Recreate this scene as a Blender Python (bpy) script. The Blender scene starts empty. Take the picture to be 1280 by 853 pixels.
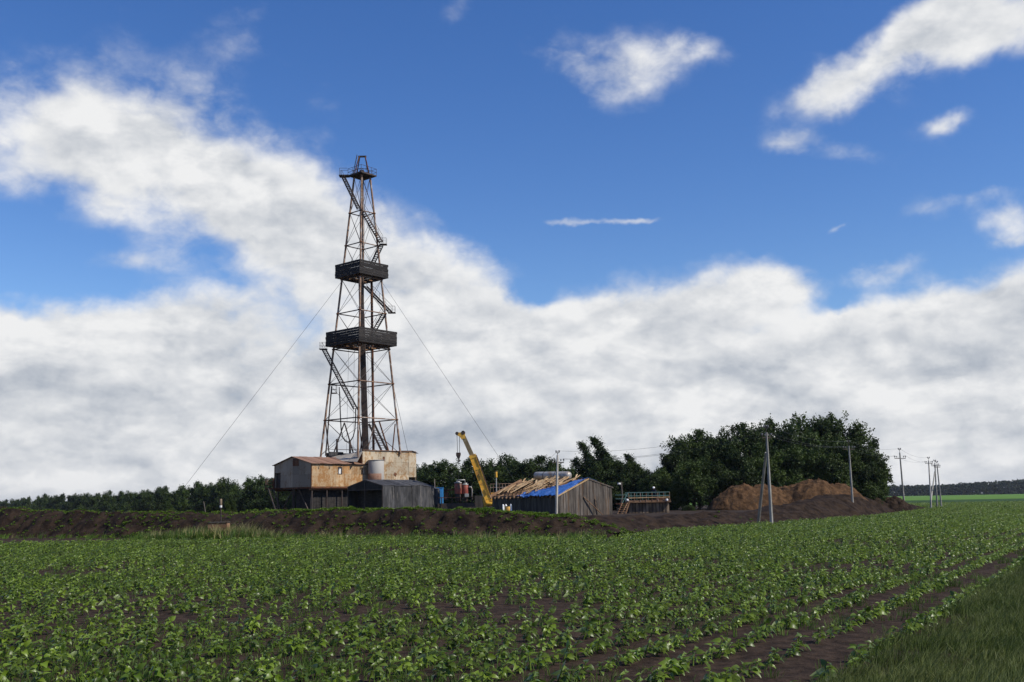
import bpy, bmesh, math, random
import numpy as np
from mathutils import Vector, Matrix, Euler

scene = bpy.context.scene
R = math.radians

# ------------------------------------------------------------------ camera
CAM_H, FPX, HORIZ, ROLL = 2.6, 1280.0, 627.0, 0.018
PITCH = math.atan((HORIZ - 426.5) / FPX)
_f = Vector((0, math.cos(PITCH), math.sin(PITCH)))
_u0 = Vector((0, -math.sin(PITCH), math.cos(PITCH)))
_r0 = Vector((1, 0, 0))
_r = _r0 * math.cos(ROLL) - _u0 * math.sin(ROLL)
_u = _u0 * math.cos(ROLL) + _r0 * math.sin(ROLL)
cam_data = bpy.data.cameras.new('camera')
cam_data.sensor_width = 36.0
cam_data.lens = 36.0 * FPX / 1280.0
cam_data.clip_start = 0.1
cam_data.clip_end = 20000.0
cam = bpy.data.objects.new('camera', cam_data)
scene.collection.objects.link(cam)
m = Matrix((( _r.x, _u.x, -_f.x, 0), (_r.y, _u.y, -_f.y, 0), (_r.z, _u.z, -_f.z, CAM_H), (0, 0, 0, 1)))
cam.matrix_world = m
scene.camera = cam

def ray(px, py):
    """viewing direction of a point measured on the photograph (1280 x 853)"""
    return _f + _r * ((px - 640.0) / FPX) + _u * ((426.5 - py) / FPX)

def at(px, py, Y):
    """world point on that sight line, Y metres ahead"""
    d = ray(px, py)
    return Vector((0, 0, CAM_H)) + d * (Y / d.y)

def on_ground(px, py, z=0.0):
    d = ray(px, py)
    return Vector((0, 0, CAM_H)) + d * ((z - CAM_H) / d.z)

# ------------------------------------------------------------------ sky and sun
SUN_AZ, SUN_EL = R(112), R(44)          # azimuth measured from straight ahead, to the right
to_sun = Vector((math.sin(SUN_AZ) * math.cos(SUN_EL), math.cos(SUN_AZ) * math.cos(SUN_EL), math.sin(SUN_EL)))
world = bpy.data.worlds.new('World')
scene.world = world
world.use_nodes = True
WT = world.node_tree
WT.nodes.clear()

class NT:
    """small helper that writes node trees as expressions"""
    def __init__(self, tree): self.t = tree
    def n(self, kind, **kw):
        nd = self.t.nodes.new(kind)
        for k, v in kw.items(): setattr(nd, k, v)
        return nd
    def put(self, sock, v):
        if isinstance(v, bpy.types.NodeSocket): self.t.links.new(v, sock)
        elif v is not None: sock.default_value = v
    def m(self, op, a, b=None, c=None, clamp=False):
        nd = self.n('ShaderNodeMath', operation=op, use_clamp=clamp)
        for i, v in enumerate((a, b, c)): self.put(nd.inputs[i], v)
        return nd.outputs[0]
    def v(self, op, a, b=None, out=0):
        nd = self.n('ShaderNodeVectorMath', operation=op)
        self.put(nd.inputs[0], a)
        if op == 'SCALE': self.put(nd.inputs['Scale'], b)
        elif b is not None: self.put(nd.inputs[1], b)
        return nd.outputs['Value'] if op in ('LENGTH', 'DOT_PRODUCT', 'DISTANCE') else nd.outputs[0]
    def noise(self, vec, scale, detail=4, rough=.5, dist=0.0, color=False, lac=2.0):
        nd = self.n('ShaderNodeTexNoise')
        self.put(nd.inputs['Vector'], vec)
        nd.inputs['Scale'].default_value = scale; nd.inputs['Detail'].default_value = detail
        nd.inputs['Roughness'].default_value = rough; nd.inputs['Distortion'].default_value = dist
        nd.inputs['Lacunarity'].default_value = lac
        return nd.outputs['Color' if color else 'Fac']
    def ss(self, x, lo, hi, a=0.0, b=1.0, kind='SMOOTHSTEP'):
        nd = self.n('ShaderNodeMapRange', interpolation_type=kind)
        self.put(nd.inputs[0], x); self.put(nd.inputs[1], lo); self.put(nd.inputs[2], hi)
        self.put(nd.inputs[3], a); self.put(nd.inputs[4], b)
        return nd.outputs[0]
    def mix(self, f, a, b, mode='MIX'):
        nd = self.n('ShaderNodeMix', data_type='RGBA', blend_type=mode)
        self.put(nd.inputs[0], f)
        for s, v in ((nd.inputs[6], a), (nd.inputs[7], b)):
            if isinstance(v, bpy.types.NodeSocket): self.t.links.new(v, s)
            else: s.default_value = (*v[:3], 1)
        return nd.outputs[2]
    def xyz(self, x, y, z):
        nd = self.n('ShaderNodeCombineXYZ')
        for i, v in enumerate((x, y, z)): self.put(nd.inputs[i], v)
        return nd.outputs[0]
    def sep(self, v):
        nd = self.n('ShaderNodeSeparateXYZ'); self.put(nd.inputs[0], v)
        return nd.outputs

def ang(px, py):
    d = ray(px, py).normalized()
    return math.atan2(d.x, d.y), math.asin(d.z)

# cloud masses seen in the photograph: centre, half axes (photo px), tilt in degrees, weight
BLOBS = [
    # large soft cloud upper left, running down to the right
    (95, 190, 120, 75, 5, .95), (235, 205, 125, 70, -22, .95), (330, 275, 110, 60, -28, .8), (45, 140, 60, 30, 0, .35), (215, 125, 60, 22, 10, .3),
    (430, 330, 120, 75, -32, .9), (540, 350, 80, 60, -25, .75), (610, 400, 80, 60, -25, .6),
    # cloud bank edge at the left
    (25, 420, 90, 40, 0, .75), (250, 395, 90, 42, 10, .75), (120, 425, 80, 28, 0, .5),
    # mid bank
    (800, 395, 100, 38, 6, .95), (900, 370, 75, 36, 10, .85), (975, 352, 50, 32, -5, .95), (720, 410, 70, 28, 0, .7),
    # right bank
    (1215, 400, 90, 44, 8, 1.0), (1100, 428, 80, 26, 4, .7), (1290, 385, 60, 40, 0, .7),
    # soft cloud upper middle
    (775, 76, 100, 40, 6, .46), (690, 72, 66, 30, -8, .30), (865, 60, 52, 22, 15, .34), (760, 112, 50, 25, 0, .20),
    # bright cloud upper right
    (1245, 28, 80, 34, 14, .95), (1165, 58, 75, 30, 24, .85), (1085, 88, 60, 24, 26, .78), (1022, 116, 46, 22, 10, .55), (1180, 12, 60, 22, 10, .5),
    # wisps
    (1035, 184, 56, 18, -6, .40), (975, 175, 30, 16, 0, .34), (1182, 160, 26, 10, 6, .55),
    (1215, 246, 62, 12, 9, .58), (1255, 266, 42, 16, 4, .75), (1258, 292, 26, 10, 4, .6),
    (700, 270, 40, 6, -3, .50), (760, 274, 50, 5, -3, .44), (805, 276, 30, 6, 0, .5),
    (1108, 337, 36, 13, 10, .60), (1062, 283, 14, 5, 10, .48), (1060, 399, 34, 7, 0, .6),
    (150, 333, 70, 17, 12, .46), (60, 310, 40, 24, 10, .25), (300, 35, 60, 30, 40, .28), (580, 10, 60, 20, 30, .26), (410, 140, 40, 30, 30, .22),
    # clear gaps
    (95, 355, 105, 26, 0, -.25), (672, 372, 34, 22, -30, -.55), (1055, 378, 42, 18, 0, -.45), (20, 290, 90, 40, 0, -.35),
    (560, 120, 120, 90, 0, -.3), (600, 250, 110, 50, -20, -.35), (860, 240, 130, 60, 0, -.25),
]

def relief_group():
    g = bpy.data.node_groups.new('cloud_relief', 'ShaderNodeTree')
    g.interface.new_socket('Direction', in_out='INPUT', socket_type='NodeSocketVector')
    g.interface.new_socket('Relief', in_out='OUTPUT', socket_type='NodeSocketFloat')
    N = NT(g)
    gi, go = N.n('NodeGroupInput'), N.n('NodeGroupOutput')
    q = N.v('MULTIPLY', gi.outputs[0], (1, 1, 1.5))
    n1 = N.noise(q, 9.0, 2.5, .5, .4)
    wob = N.v('SCALE', N.v('SUBTRACT', N.noise(q, 16.0, 5, .6, color=True), (.5, .5, .5)), .055)
    vo = N.n('ShaderNodeTexVoronoi', feature='F1', normalize=True)
    N.put(vo.inputs['Vector'], N.v('ADD', q, wob))
    vo.inputs['Scale'].default_value = 15.0; vo.inputs['Detail'].default_value = 3.5; vo.inputs['Roughness'].default_value = .52; vo.inputs['Lacunarity'].default_value = 2.2
    n2 = N.noise(q, 34.0, 6, .58, .3)
    billow = N.m('SUBTRACT', .42, vo.outputs['Distance'])
    s_ = N.m('MULTIPLY_ADD', N.m('SUBTRACT', n1, .5), 1.7, N.m('MULTIPLY', billow, 1.05))
    N.put(go.inputs[0], N.m('ADD', s_, N.m('MULTIPLY', N.m('SUBTRACT', n2, .5), .85)))
    return g
RG = relief_group()

def density_group():
    g = bpy.data.node_groups.new('cloud_density', 'ShaderNodeTree')
    g.interface.new_socket('Direction', in_out='INPUT', socket_type='NodeSocketVector')
    g.interface.new_socket('Density', in_out='OUTPUT', socket_type='NodeSocketFloat')
    g.interface.new_socket('Mass', in_out='OUTPUT', socket_type='NodeSocketFloat')
    g.interface.new_socket('Detail', in_out='OUTPUT', socket_type='NodeSocketFloat')
    N = NT(g)
    gi, go = N.n('NodeGroupInput'), N.n('NodeGroupOutput')
    d = N.v('NORMALIZE', gi.outputs[0])
    x, y, z = N.sep(d)
    a = N.m('ARCTAN2', x, y)
    e = N.m('ARCSINE', z)
    warp = N.noise(d, 9.0, 5, .62, color=True)
    w3 = N.v('SUBTRACT', warp, (.5, .5, .5))
    ae = N.v('ADD', N.xyz(a, e, 0.0), N.v('MULTIPLY', w3, (.085, .05, 0)))
    total = None
    for (px, py, sx, sy, tilt, wt) in BLOBS:
        a0, e0 = ang(px, py)
        k = 1.0 / FPX
        c, sn = math.cos(R(tilt)), math.sin(R(tilt))
        kx, ky = 1.0 / (sx * k), 1.0 / (sy * k)
        u = N.m('SUBTRACT', N.v('DOT_PRODUCT', ae, (c * kx, sn * kx, 0)), (a0 * c + e0 * sn) * kx)
        w = N.m('SUBTRACT', N.v('DOT_PRODUCT', ae, (-sn * ky, c * ky, 0)), (-a0 * sn + e0 * c) * ky)
        gs = N.m('EXPONENT', N.m('MULTIPLY', N.m('MULTIPLY_ADD', u, u, N.m('MULTIPLY', w, w)), -1.0))
        gw = N.m('MULTIPLY', gs, wt)
        total = gw if total is None else N.m('ADD', total, gw)
    # everywhere: a closed bank low over the horizon, broken cloud above
    bank = N.ss(N.sep(ae)[1], R(6.2), R(12.4), 1.42, 0.0)
    low = N.noise(N.v('MULTIPLY', d, (1, 1, 2.2)), 2.1, 3, .5)
    lowm = N.ss(low, .60, .82, 0, 1.1)
    behind = N.ss(N.m('ABSOLUTE', a), R(30), R(44), 0, 1)
    above = N.ss(e, R(31), R(42), 0, 1)
    lowm = N.m('MULTIPLY', lowm, N.m('MAXIMUM', behind, above))
    mass = N.m('ADD', N.m('ADD', total, bank), lowm)
    nd = N.n('ShaderNodeGroup'); nd.node_tree = RG; N.put(nd.inputs[0], d)
    det = nd.outputs[0]
    N.put(go.inputs[0], N.m('MULTIPLY_ADD', det, N.ss(mass, .0, .5, .42, 1.0), N.m('MINIMUM', mass, 1.42)))
    N.put(go.inputs[1], mass)
    N.put(go.inputs[2], det)
    return g

W = NT(WT)
DG = density_group()
def dens(vec):
    nd = W.n('ShaderNodeGroup'); nd.node_tree = DG
    W.put(nd.inputs[0], vec)
    return nd.outputs
tc = W.n('ShaderNodeTexCoord')
D = tc.outputs['Generated']
d0 = dens(D)
def rel(vec):
    nd = W.n('ShaderNodeGroup'); nd.node_tree = RG
    W.put(nd.inputs[0], vec)
    return nd.outputs[0]
d1 = rel(W.v('ADD', D, (.008, -.002, .013)))      # a little towards the sun: relief of the cloud tops
d2 = rel(W.v('ADD', D, (.024, -.004, .034)))
alpha = W.ss(d0[0], .14, 1.22)
relief = W.m('MULTIPLY_ADD', W.m('SUBTRACT', d0[2], d1), .50, W.m('MULTIPLY', W.m('SUBTRACT', d0[2], d2), .30))
puffs = W.noise(W.v('MULTIPLY', D, (1, 1, 2.8)), 5.0, 3, .5, .3)
def layer(off):                                     # rows of cumulus piled behind one another
    n = W.noise(W.v('MULTIPLY', W.v('ADD', D, off), (1, 1, 2.3)), 7.5, 7, .52, .5)
    return W.ss(n, .40, .60)
tops = W.m('SUBTRACT', layer((0, 0, 0)), layer((.012, -.002, .026)))
thick = W.ss(d0[1], .80, 1.35)
bright = W.m('MULTIPLY_ADD', relief, W.ss(thick, 0, 1, .55, 1.0), .86)
bright = W.m('SUBTRACT', bright, W.m('MULTIPLY', thick, .12))
bright = W.m('ADD', bright, W.m('MULTIPLY', W.m('SUBTRACT', puffs, .5), .50))
bright = W.m('ADD', bright, W.m('MULTIPLY', W.m('MULTIPLY', tops, thick), .27))
bright = W.ss(bright, .10, 1.02, 0.0, 1.0, 'LINEAR')
ccol = W.mix(bright, (.345, .395, .475), (.87, .875, .88))
sky = W.n('ShaderNodeTexSky', sky_type='NISHITA', sun_disc=False)
sky.sun_elevation, sky.sun_rotation = SUN_EL, SUN_AZ
sky.air_density, sky.dust_density, sky.ozone_density = 1.0, 0.1, 3.0
hs = W.n('ShaderNodeHueSaturation'); hs.inputs['Saturation'].default_value = 1.27; hs.inputs['Hue'].default_value = .513; hs.inputs['Value'].default_value = .96; W.put(hs.inputs['Color'], sky.outputs[0])
bg_sky = W.n('ShaderNodeBackground'); W.put(bg_sky.inputs[0], hs.outputs[0]); bg_sky.inputs[1].default_value = .14
bg_cloud = W.n('ShaderNodeBackground'); W.put(bg_cloud.inputs[0], ccol); bg_cloud.inputs[1].default_value = 1.0
mixs = W.n('ShaderNodeMixShader')
W.put(mixs.inputs[0], alpha); W.put(mixs.inputs[1], bg_sky.outputs[0]); W.put(mixs.inputs[2], bg_cloud.outputs[0])
wo = W.n('ShaderNodeOutputWorld'); W.put(wo.inputs[0], mixs.outputs[0])
world.cycles.sampling_method = 'MANUAL'; world.cycles.sample_map_resolution = 256

sun_data = bpy.data.lights.new('sun', 'SUN')
sun_data.energy, sun_data.angle, sun_data.color = 5.0, R(.53), (1.0, .93, .83)
sun = bpy.data.objects.new('sun', sun_data)
sun.rotation_euler = (-to_sun).to_track_quat('-Z', 'Y').to_euler()
sun.location = (60, -40, 60)
scene.collection.objects.link(sun)
vs = scene.view_settings
vs.view_transform, vs.look, vs.exposure, vs.gamma, vs.use_curve_mapping = 'Standard', 'None', 0.0, 1.0, False
scene.cycles.max_bounces = 4
scene.cycles.diffuse_bounces = 2
scene.cycles.transparent_max_bounces = 12
scene.cycles.use_denoising = True

# ------------------------------------------------------------------ materials
MATS = {}
def new_mat(name):
    m = bpy.data.materials.new(name); m.use_nodes = True
    m.node_tree.nodes.clear()
    MATS[name] = m
    return m, NT(m.node_tree)

def finish(N, color, rough=.8, spec=.3, metal=0.0, bump=None, bump_str=.3, bump_dist=.05, normal=None):
    b = N.n('ShaderNodeBsdfPrincipled'); o = N.n('ShaderNodeOutputMaterial')
    if isinstance(color, bpy.types.NodeSocket): N.put(b.inputs['Base Color'], color)
    else: b.inputs['Base Color'].default_value = (*color, 1)
    N.put(b.inputs['Roughness'], rough); b.inputs['Specular IOR Level'].default_value = spec
    N.put(b.inputs['Metallic'], metal)
    if bump is not None:
        bn = N.n('ShaderNodeBump'); bn.inputs['Strength'].default_value = bump_str
        bn.inputs['Distance'].default_value = bump_dist; N.put(bn.inputs['Height'], bump)
        N.put(b.inputs['Normal'], bn.outputs[0])
    N.put(o.inputs[0], b.outputs[0])
    return b

def tone(N, col, amount):
    """each piece a little lighter or darker than its neighbours"""
    r = N.n('ShaderNodeObjectInfo').outputs['Random']
    k = N.m('MULTIPLY_ADD', r, 2 * amount, 1 - amount)
    return N.mix(1.0, col, N.xyz(k, k, k), 'MULTIPLY')

def surf(name, c1, c2, scale=2.0, rough=.85, spec=.25, metal=0.0, stretch=(1, 1, 1), rand=0.0, bump=.3, lo=.35, hi=.65, detail=6, dist=.05, c3=None, s3=.6):
    m, N = new_mat(name)
    pos = N.v('MULTIPLY', N.n('ShaderNodeNewGeometry').outputs['Position'], stretch)
    n = N.noise(pos, scale, detail, .6)
    col = N.mix(N.ss(n, lo, hi), c1, c2)
    if c3: col = N.mix(N.ss(N.noise(pos, scale * s3, 5, .6, .4), .52, .66), col, c3)
    if rand: col = tone(N, col, rand)
    finish(N, col, rough, spec, metal, n, bump, dist)
    return m

surf('soil', (.022, .014, .009), (.050, .033, .022), 3.0, .95, .1, bump=.9, detail=10, dist=.15)
surf('berm_soil', (.013, .0085, .006), (.036, .024, .016), 1.2, .95, .1, bump=.9, detail=10, dist=.25)
surf('ochre_soil', (.054, .030, .015), (.118, .066, .032), 1.4, .95, .1, bump=.9, detail=10, dist=.3, c3=(.040, .025, .015), s3=.5)
surf('pad_soil', (.022, .016, .012), (.050, .036, .026), .8, .95, .1, bump=.6, detail=8)
surf('verge_soil', (.024, .018, .010), (.046, .036, .020), 3.0, .95, .1, bump=.6, detail=8, c3=(.040, .050, .014), s3=.35)
surf('far_crop', (.022, .050, .012), (.032, .070, .016), .05, .95, .1, bump=0)
surf('far_meadow', (.075, .16, .022), (.10, .20, .030), .02, .95, .1, bump=0)
surf('leg_steel', (.30, .20, .13), (.13, .07, .045), 1.4, .7, .4, .1, bump=.15, c3=(.36, .33, .30))
surf('dark_steel', (.030, .026, .024), (.065, .042, .032), 2.0, .6, .4, .2, bump=.15)
surf('rust_steel', (.14, .055, .025), (.075, .035, .022), 1.2, .85, .2, bump=.2, c3=(.20, .10, .05))
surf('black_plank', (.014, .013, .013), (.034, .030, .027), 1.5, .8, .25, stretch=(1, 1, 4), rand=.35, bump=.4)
surf('grey_plank', (.060, .052, .045), (.125, .110, .094), 1.1, .9, .15, stretch=(4, 4, .5), rand=.38, bump=.4, c3=(.10, .066, .042))
surf('shed_plank', (.040, .037, .034), (.075, .070, .064), 1.1, .9, .15, stretch=(4, 4, .5), rand=.3, bump=.4)
surf('fresh_wood', (.36, .225, .105), (.54, .39, .22), 1.5, .8, .2, rand=.35, bump=.2)
surf('old_wood', (.15, .085, .048), (.25, .155, .09), 1.5, .85, .2, rand=.3, bump=.2)
surf('tar_paper', (.022, .022, .023), (.058, .058, .060), 1.0, .75, .3, stretch=(2, 2, .5), rand=.33, bump=.5, c3=(.085, .08, .075), s3=1.4)
surf('concrete', (.36, .33, .28), (.52, .485, .42), 1.2, .9, .2, stretch=(1, 1, .6), bump=.2)
surf('old_concrete', (.22, .215, .19), (.33, .32, .28), 1.2, .9, .2, stretch=(1, 1, .6), bump=.2)
surf('stave', (.105, .075, .050), (.27, .21, .145), .8, .9, .2, stretch=(2, 2, .6), rand=.4, bump=.3)
surf('galvanised', (.30, .30, .285), (.42, .42, .40), 1.0, .5, .5, .3, bump=.1, c3=(.28, .21, .15), s3=.5)
surf('yellow_paint', (.62, .33, .030), (.70, .42, .05), 1.0, .45, .5, bump=.08, c3=(.30, .15, .03), s3=.5)
surf('boom_inner', (.16, .12, .06), (.24, .19, .10), 1.0, .55, .5, .2, bump=.08)
surf('blue_paint', (.035, .22, .52), (.05, .27, .60), 1.0, .5, .4, bump=.05)
surf('teal_paint', (.10, .21, .24), (.14, .27, .29), 1.5, .6, .4, bump=.05)
surf('blue_tarp', (.018, .070, .25), (.034, .115, .34), 1.3, .42, .5, bump=.9, dist=.12, c3=(.07, .16, .42), s3=1.2)
surf('red_paint', (.24, .055, .040), (.31, .085, .06), 1.0, .6, .4, bump=.1, c3=(.16, .075, .05))
surf('white_paint', (.62, .62, .60), (.78, .78, .75), 1.0, .55, .4, bump=.05)
surf('green_rail', (.055, .12, .11), (.09, .17, .15), 2.0, .6, .4, bump=.05)
surf('rubber', (.015, .015, .016), (.03, .03, .03), 3.0, .8, .3, bump=.05)
surf('wire', (.02, .02, .022), (.03, .03, .03), 1.0, .5, .4, bump=0)
surf('glass_dark', (.012, .014, .016), (.02, .022, .025), 1.0, .15, .5, bump=0)
surf('porcelain', (.10, .10, .10), (.16, .15, .14), 1.0, .3, .5, bump=0)
surf('bark', (.045, .036, .027), (.085, .07, .055), 3.0, .95, .1, stretch=(1, 1, .3), bump=.5)
surf('dark_cloth', (.020, .024, .036), (.035, .04, .055), 6.0, .9, .1, bump=.2)
surf('skin', (.42, .26, .19), (.46, .29, .21), 6.0, .6, .3, bump=0)
surf('orange_clay', (.42, .14, .05), (.55, .22, .09), 3.0, .9, .2, bump=.3)

def rusty_sheet(name, paint, rust, deep, amount, rand=.14):
    m, N = new_mat(name)
    p = N.n('ShaderNodeNewGeometry').outputs['Position']
    streak = N.noise(N.v('MULTIPLY', p, (1.3, 1.3, .22)), 2.0, 6, .65)
    patch = N.noise(p, .75, 7, .65, .5)
    fine = N.noise(p, 3.2, 6, .7)
    f = N.m('ADD', N.m('MULTIPLY', streak, .32), N.m('ADD', N.m('MULTIPLY', patch, .48), N.m('MULTIPLY', fine, .40)))
    col = N.mix(N.ss(f, .66 - amount, .80 - amount), paint, rust)
    col = N.mix(N.ss(f, .76 - amount * .6, .90 - amount * .6), col, deep)
    rib = N.n('ShaderNodeTexWave', wave_type='BANDS', bands_direction='X')
    col = tone(N, col, rand)
    finish(N, col, .75, .3, .05, f, .25, .04)
    return m
rusty_sheet('cabin_sheet', (.40, .29, .17), (.30, .155, .055), (.14, .052, .024), .13, .2)
rusty_sheet('house_sheet', (.44, .375, .27), (.30, .18, .080), (.15, .058, .028), .105, .18)
rusty_sheet('grey_sheet', (.27, .22, .16), (.21, .14, .08), (.10, .055, .036), .06, .32)
rusty_sheet('roof_sheet', (.25, .145, .095), (.19, .088, .05), (.13, .055, .035), .06)
rusty_sheet('lean_sheet', (.30, .275, .235), (.23, .185, .14), (.14, .09, .06), .02)
rusty_sheet('tank_sheet', (.40, .385, .35), (.34, .32, .28), (.25, .10, .045), -.10, .05)

def leaf_mat(name, c1, c2, scale=.6, rough=.5, spec=.4, trans=.25, rand=.0, under=None):
    m, N = new_mat(name)
    g = N.n('ShaderNodeNewGeometry')
    n = N.noise(g.outputs['Position'], scale, 3, .6)
    col = N.mix(N.ss(n, .3, .7), c1, c2)
    if rand:
        r = N.n('ShaderNodeObjectInfo').outputs['Random']
        k = N.m('MULTIPLY_ADD', r, 2 * rand, 1 - rand)
        col = N.mix(1.0, col, N.xyz(k, k, k), 'MULTIPLY')
    if under: col = N.mix(g.outputs['Backfacing'], col, under)
    b = finish(N, col, rough, spec)
    if trans:
        t = N.n('ShaderNodeBsdfTranslucent'); N.put(t.inputs[0], N.mix(1.0, col, (1.3, 1.5, .6), 'MULTIPLY'))
        mx = N.n('ShaderNodeMixShader'); mx.inputs[0].default_value = trans
        N.put(mx.inputs[1], b.outputs[0]); N.put(mx.inputs[2], t.outputs[0])
        out = [x for x in N.t.nodes if x.type == 'OUTPUT_MATERIAL'][0]
        N.put(out.inputs[0], mx.outputs[0])
    return m
leaf_mat('tree_leaf', (.015, .030, .007), (.050, .078, .014), .35, .6, .2, .12, .22)
leaf_mat('poplar_leaf', (.016, .032, .009), (.040, .066, .018), .35, .6, .2, .12, .15)
leaf_mat('far_leaf', (.016, .026, .017), (.024, .036, .021), .02, .8, .1, .0)
leaf_mat('crop_leaf', (.058, .102, .007), (.120, .175, .016), .8, .40, .42, .22, .38, under=(.20, .25, .10))
leaf_mat('weed_leaf', (.080, .145, .015), (.15, .21, .035), .7, .6, .3, .25, .3)
leaf_mat('grass_blade', (.055, .080, .014), (.115, .135, .040), .5, .6, .25, .2, .3)
leaf_mat('tuft_blade', (.050, .100, .012), (.085, .140, .022), .5, .6, .25, .2, .25)
leaf_mat('dry_grass', (.20, .19, .07), (.30, .27, .13), .5, .7, .2, .2, .25)

# ------------------------------------------------------------------ object helpers
COL = scene.collection
def link(o, parent=None):
    COL.objects.link(o)
    if parent is not None: o.parent = parent
    return o
def tag(o, label=None, cat=None, group=None, kind=None):
    if label: o['label'] = label
    if cat: o['category'] = cat
    if group: o['group'] = group
    if kind: o['kind'] = kind
    return o
def thing(name, label, cat, loc=(0, 0, 0), rotz=0.0, group=None):
    o = bpy.data.objects.new(name, None)
    o.empty_display_size = .3
    o.location = loc; o.rotation_euler = (0, 0, rotz)
    link(o)
    return tag(o, label, cat, group)
def mesh_obj(name, verts, faces, mat, parent=None, smooth=False, loc=None):
    me = bpy.data.meshes.new(name)
    me.from_pydata([tuple(v) for v in verts], [], faces)
    me.materials.append(MATS[mat]); me.update()
    if smooth: me.polygons.foreach_set('use_smooth', [True] * len(me.polygons))
    o = bpy.data.objects.new(name, me)
    if loc is not None: o.location = loc
    return link(o, parent)
def np_obj(name, verts, quads, mat, parent=None, smooth=False):
    me = np_mesh(name, verts, quads, mat, smooth)
    return link(bpy.data.objects.new(name, me), parent)
def np_mesh(name, verts, quads, mat, smooth=False):
    verts = np.asarray(verts, np.float32); quads = np.asarray(quads, np.int32)
    me = bpy.data.meshes.new(name)
    n, k = quads.shape
    me.vertices.add(len(verts)); me.vertices.foreach_set('co', verts.ravel())
    me.loops.add(n * k); me.loops.foreach_set('vertex_index', quads.ravel())
    me.polygons.add(n); me.polygons.foreach_set('loop_start', np.arange(0, n * k, k, dtype=np.int32))
    if smooth: me.polygons.foreach_set('use_smooth', np.ones(n, bool))
    me.materials.append(MATS[mat]); me.update(calc_edges=True)
    return me

_unit = {}
def unit(kind, mat):
    key = (kind, mat)
    if key in _unit: return _unit[key]
    bm = bmesh.new()
    if kind == 'box':
        bmesh.ops.create_cube(bm, size=1.0)
    else:
        n = {'tube': 10, 'drum': 28, 'thin': 6}[kind]
        bmesh.ops.create_cone(bm, cap_ends=True, segments=n, radius1=1.0, radius2=1.0, depth=1.0)
    me = bpy.data.meshes.new(kind + '_' + mat); bm.to_mesh(me); bm.free()
    me.materials.append(MATS[mat])
    if kind != 'box':
        for p in me.polygons: p.use_smooth = len(p.vertices) == 4
    _unit[key] = me
    return me
def piece(name, parent, c, size, mat, rot=None, kind='box'):
    o = bpy.data.objects.new(name, unit(kind, mat))
    o.location = c; o.scale = size
    if rot is not None: o.rotation_euler = rot
    return link(o, parent)
def bar(name, parent, p0, p1, w, h, mat, kind='box', up=(0, 0, 1)):
    """a straight member from p0 to p1; w across, h in the plane of `up`"""
    p0, p1 = Vector(p0), Vector(p1)
    d = p1 - p0; L = d.length; z = d / L
    upv = Vector(up)
    if abs(z.dot(upv)) > .98: upv = Vector((0, 1, 0))
    x = upv.cross(z).normalized(); y = z.cross(x)
    o = bpy.data.objects.new(name, unit(kind, mat))
    M = Matrix((( x.x, y.x, z.x), (x.y, y.y, z.y), (x.z, y.z, z.z))).to_4x4()
    o.matrix_basis = Matrix.Translation((p0 + p1) / 2) @ M @ Matrix.Diagonal((w, h, L, 1))
    return link(o, parent)
def rod(name, parent, p0, p1, r, mat, kind='tube'):
    return bar(name, parent, p0, p1, r, r, mat, kind)

class MB:
    """collects boxes and tubes into one mesh (for one part made of several welded bits)"""
    def __init__(self): self.v, self.f = [], []
    def box(self, c, s, M=None):
        b = len(self.v)
        for dx in (-.5, .5):
            for dy in (-.5, .5):
                for dz in (-.5, .5):
                    p = Vector((dx * s[0], dy * s[1], dz * s[2]))
                    if M is not None: p = M @ p
                    self.v.append(Vector(c) + p)
        self.f += [[b + i for i in q] for q in ((0, 1, 3, 2), (4, 6, 7, 5), (0, 4, 5, 1), (2, 3, 7, 6), (0, 2, 6, 4), (1, 5, 7, 3))]
        return self
    def bar(self, p0, p1, w, h):
        p0, p1 = Vector(p0), Vector(p1); d = p1 - p0; z = d.normalized()
        up = Vector((0, 0, 1)) if abs(z.z) < .98 else Vector((0, 1, 0))
        x = up.cross(z).normalized(); y = z.cross(x)
        M = Matrix(((x.x, y.x, z.x), (x.y, y.y, z.y), (x.z, y.z, z.z)))
        return self.box((p0 + p1) / 2, (w, h, d.length), M)
    def path(self, pts, r, n=6):
        pts = [Vector(p) for p in pts]
        rs = r if isinstance(r, (list, tuple)) else [r] * len(pts)
        b = len(self.v)
        for i, p in enumerate(pts):
            t = (pts[min(i + 1, len(pts) - 1)] - pts[max(i - 1, 0)]).normalized()
            up = Vector((0, 0, 1)) if abs(t.z) < .95 else Vector((0, 1, 0))
            x = up.cross(t).normalized(); y = t.cross(x)
            for k in range(n):
                a = 2 * math.pi * k / n
                self.v.append(p + (x * math.cos(a) + y * math.sin(a)) * rs[i])
        for i in range(len(pts) - 1):
            for k in range(n):
                self.f.append([b + i * n + k, b + i * n + (k + 1) % n, b + (i + 1) * n + (k + 1) % n, b + (i + 1) * n + k])
        self.f.append([b + k for k in range(n)][::-1]); self.f.append([b + (len(pts) - 1) * n + k for k in range(n)])
        return self
    def poly(self, pts, off):
        """flat outline given a thickness vector"""
        b = len(self.v); n = len(pts); off = Vector(off)
        self.v += [Vector(p) for p in pts] + [Vector(p) + off for p in pts]
        self.f.append([b + i for i in range(n)][::-1]); self.f.append([b + n + i for i in range(n)])
        for i in range(n):
            j = (i + 1) % n
            self.f.append([b + i, b + j, b + n + j, b + n + i])
        return self
    def build(self, name, mat, parent=None, smooth=False):
        o = mesh_obj(name, self.v, self.f, mat, parent, smooth)
        bm = bmesh.new(); bm.from_mesh(o.data); bmesh.ops.recalc_face_normals(bm, faces=bm.faces); bm.to_mesh(o.data); bm.free()
        return o

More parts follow.
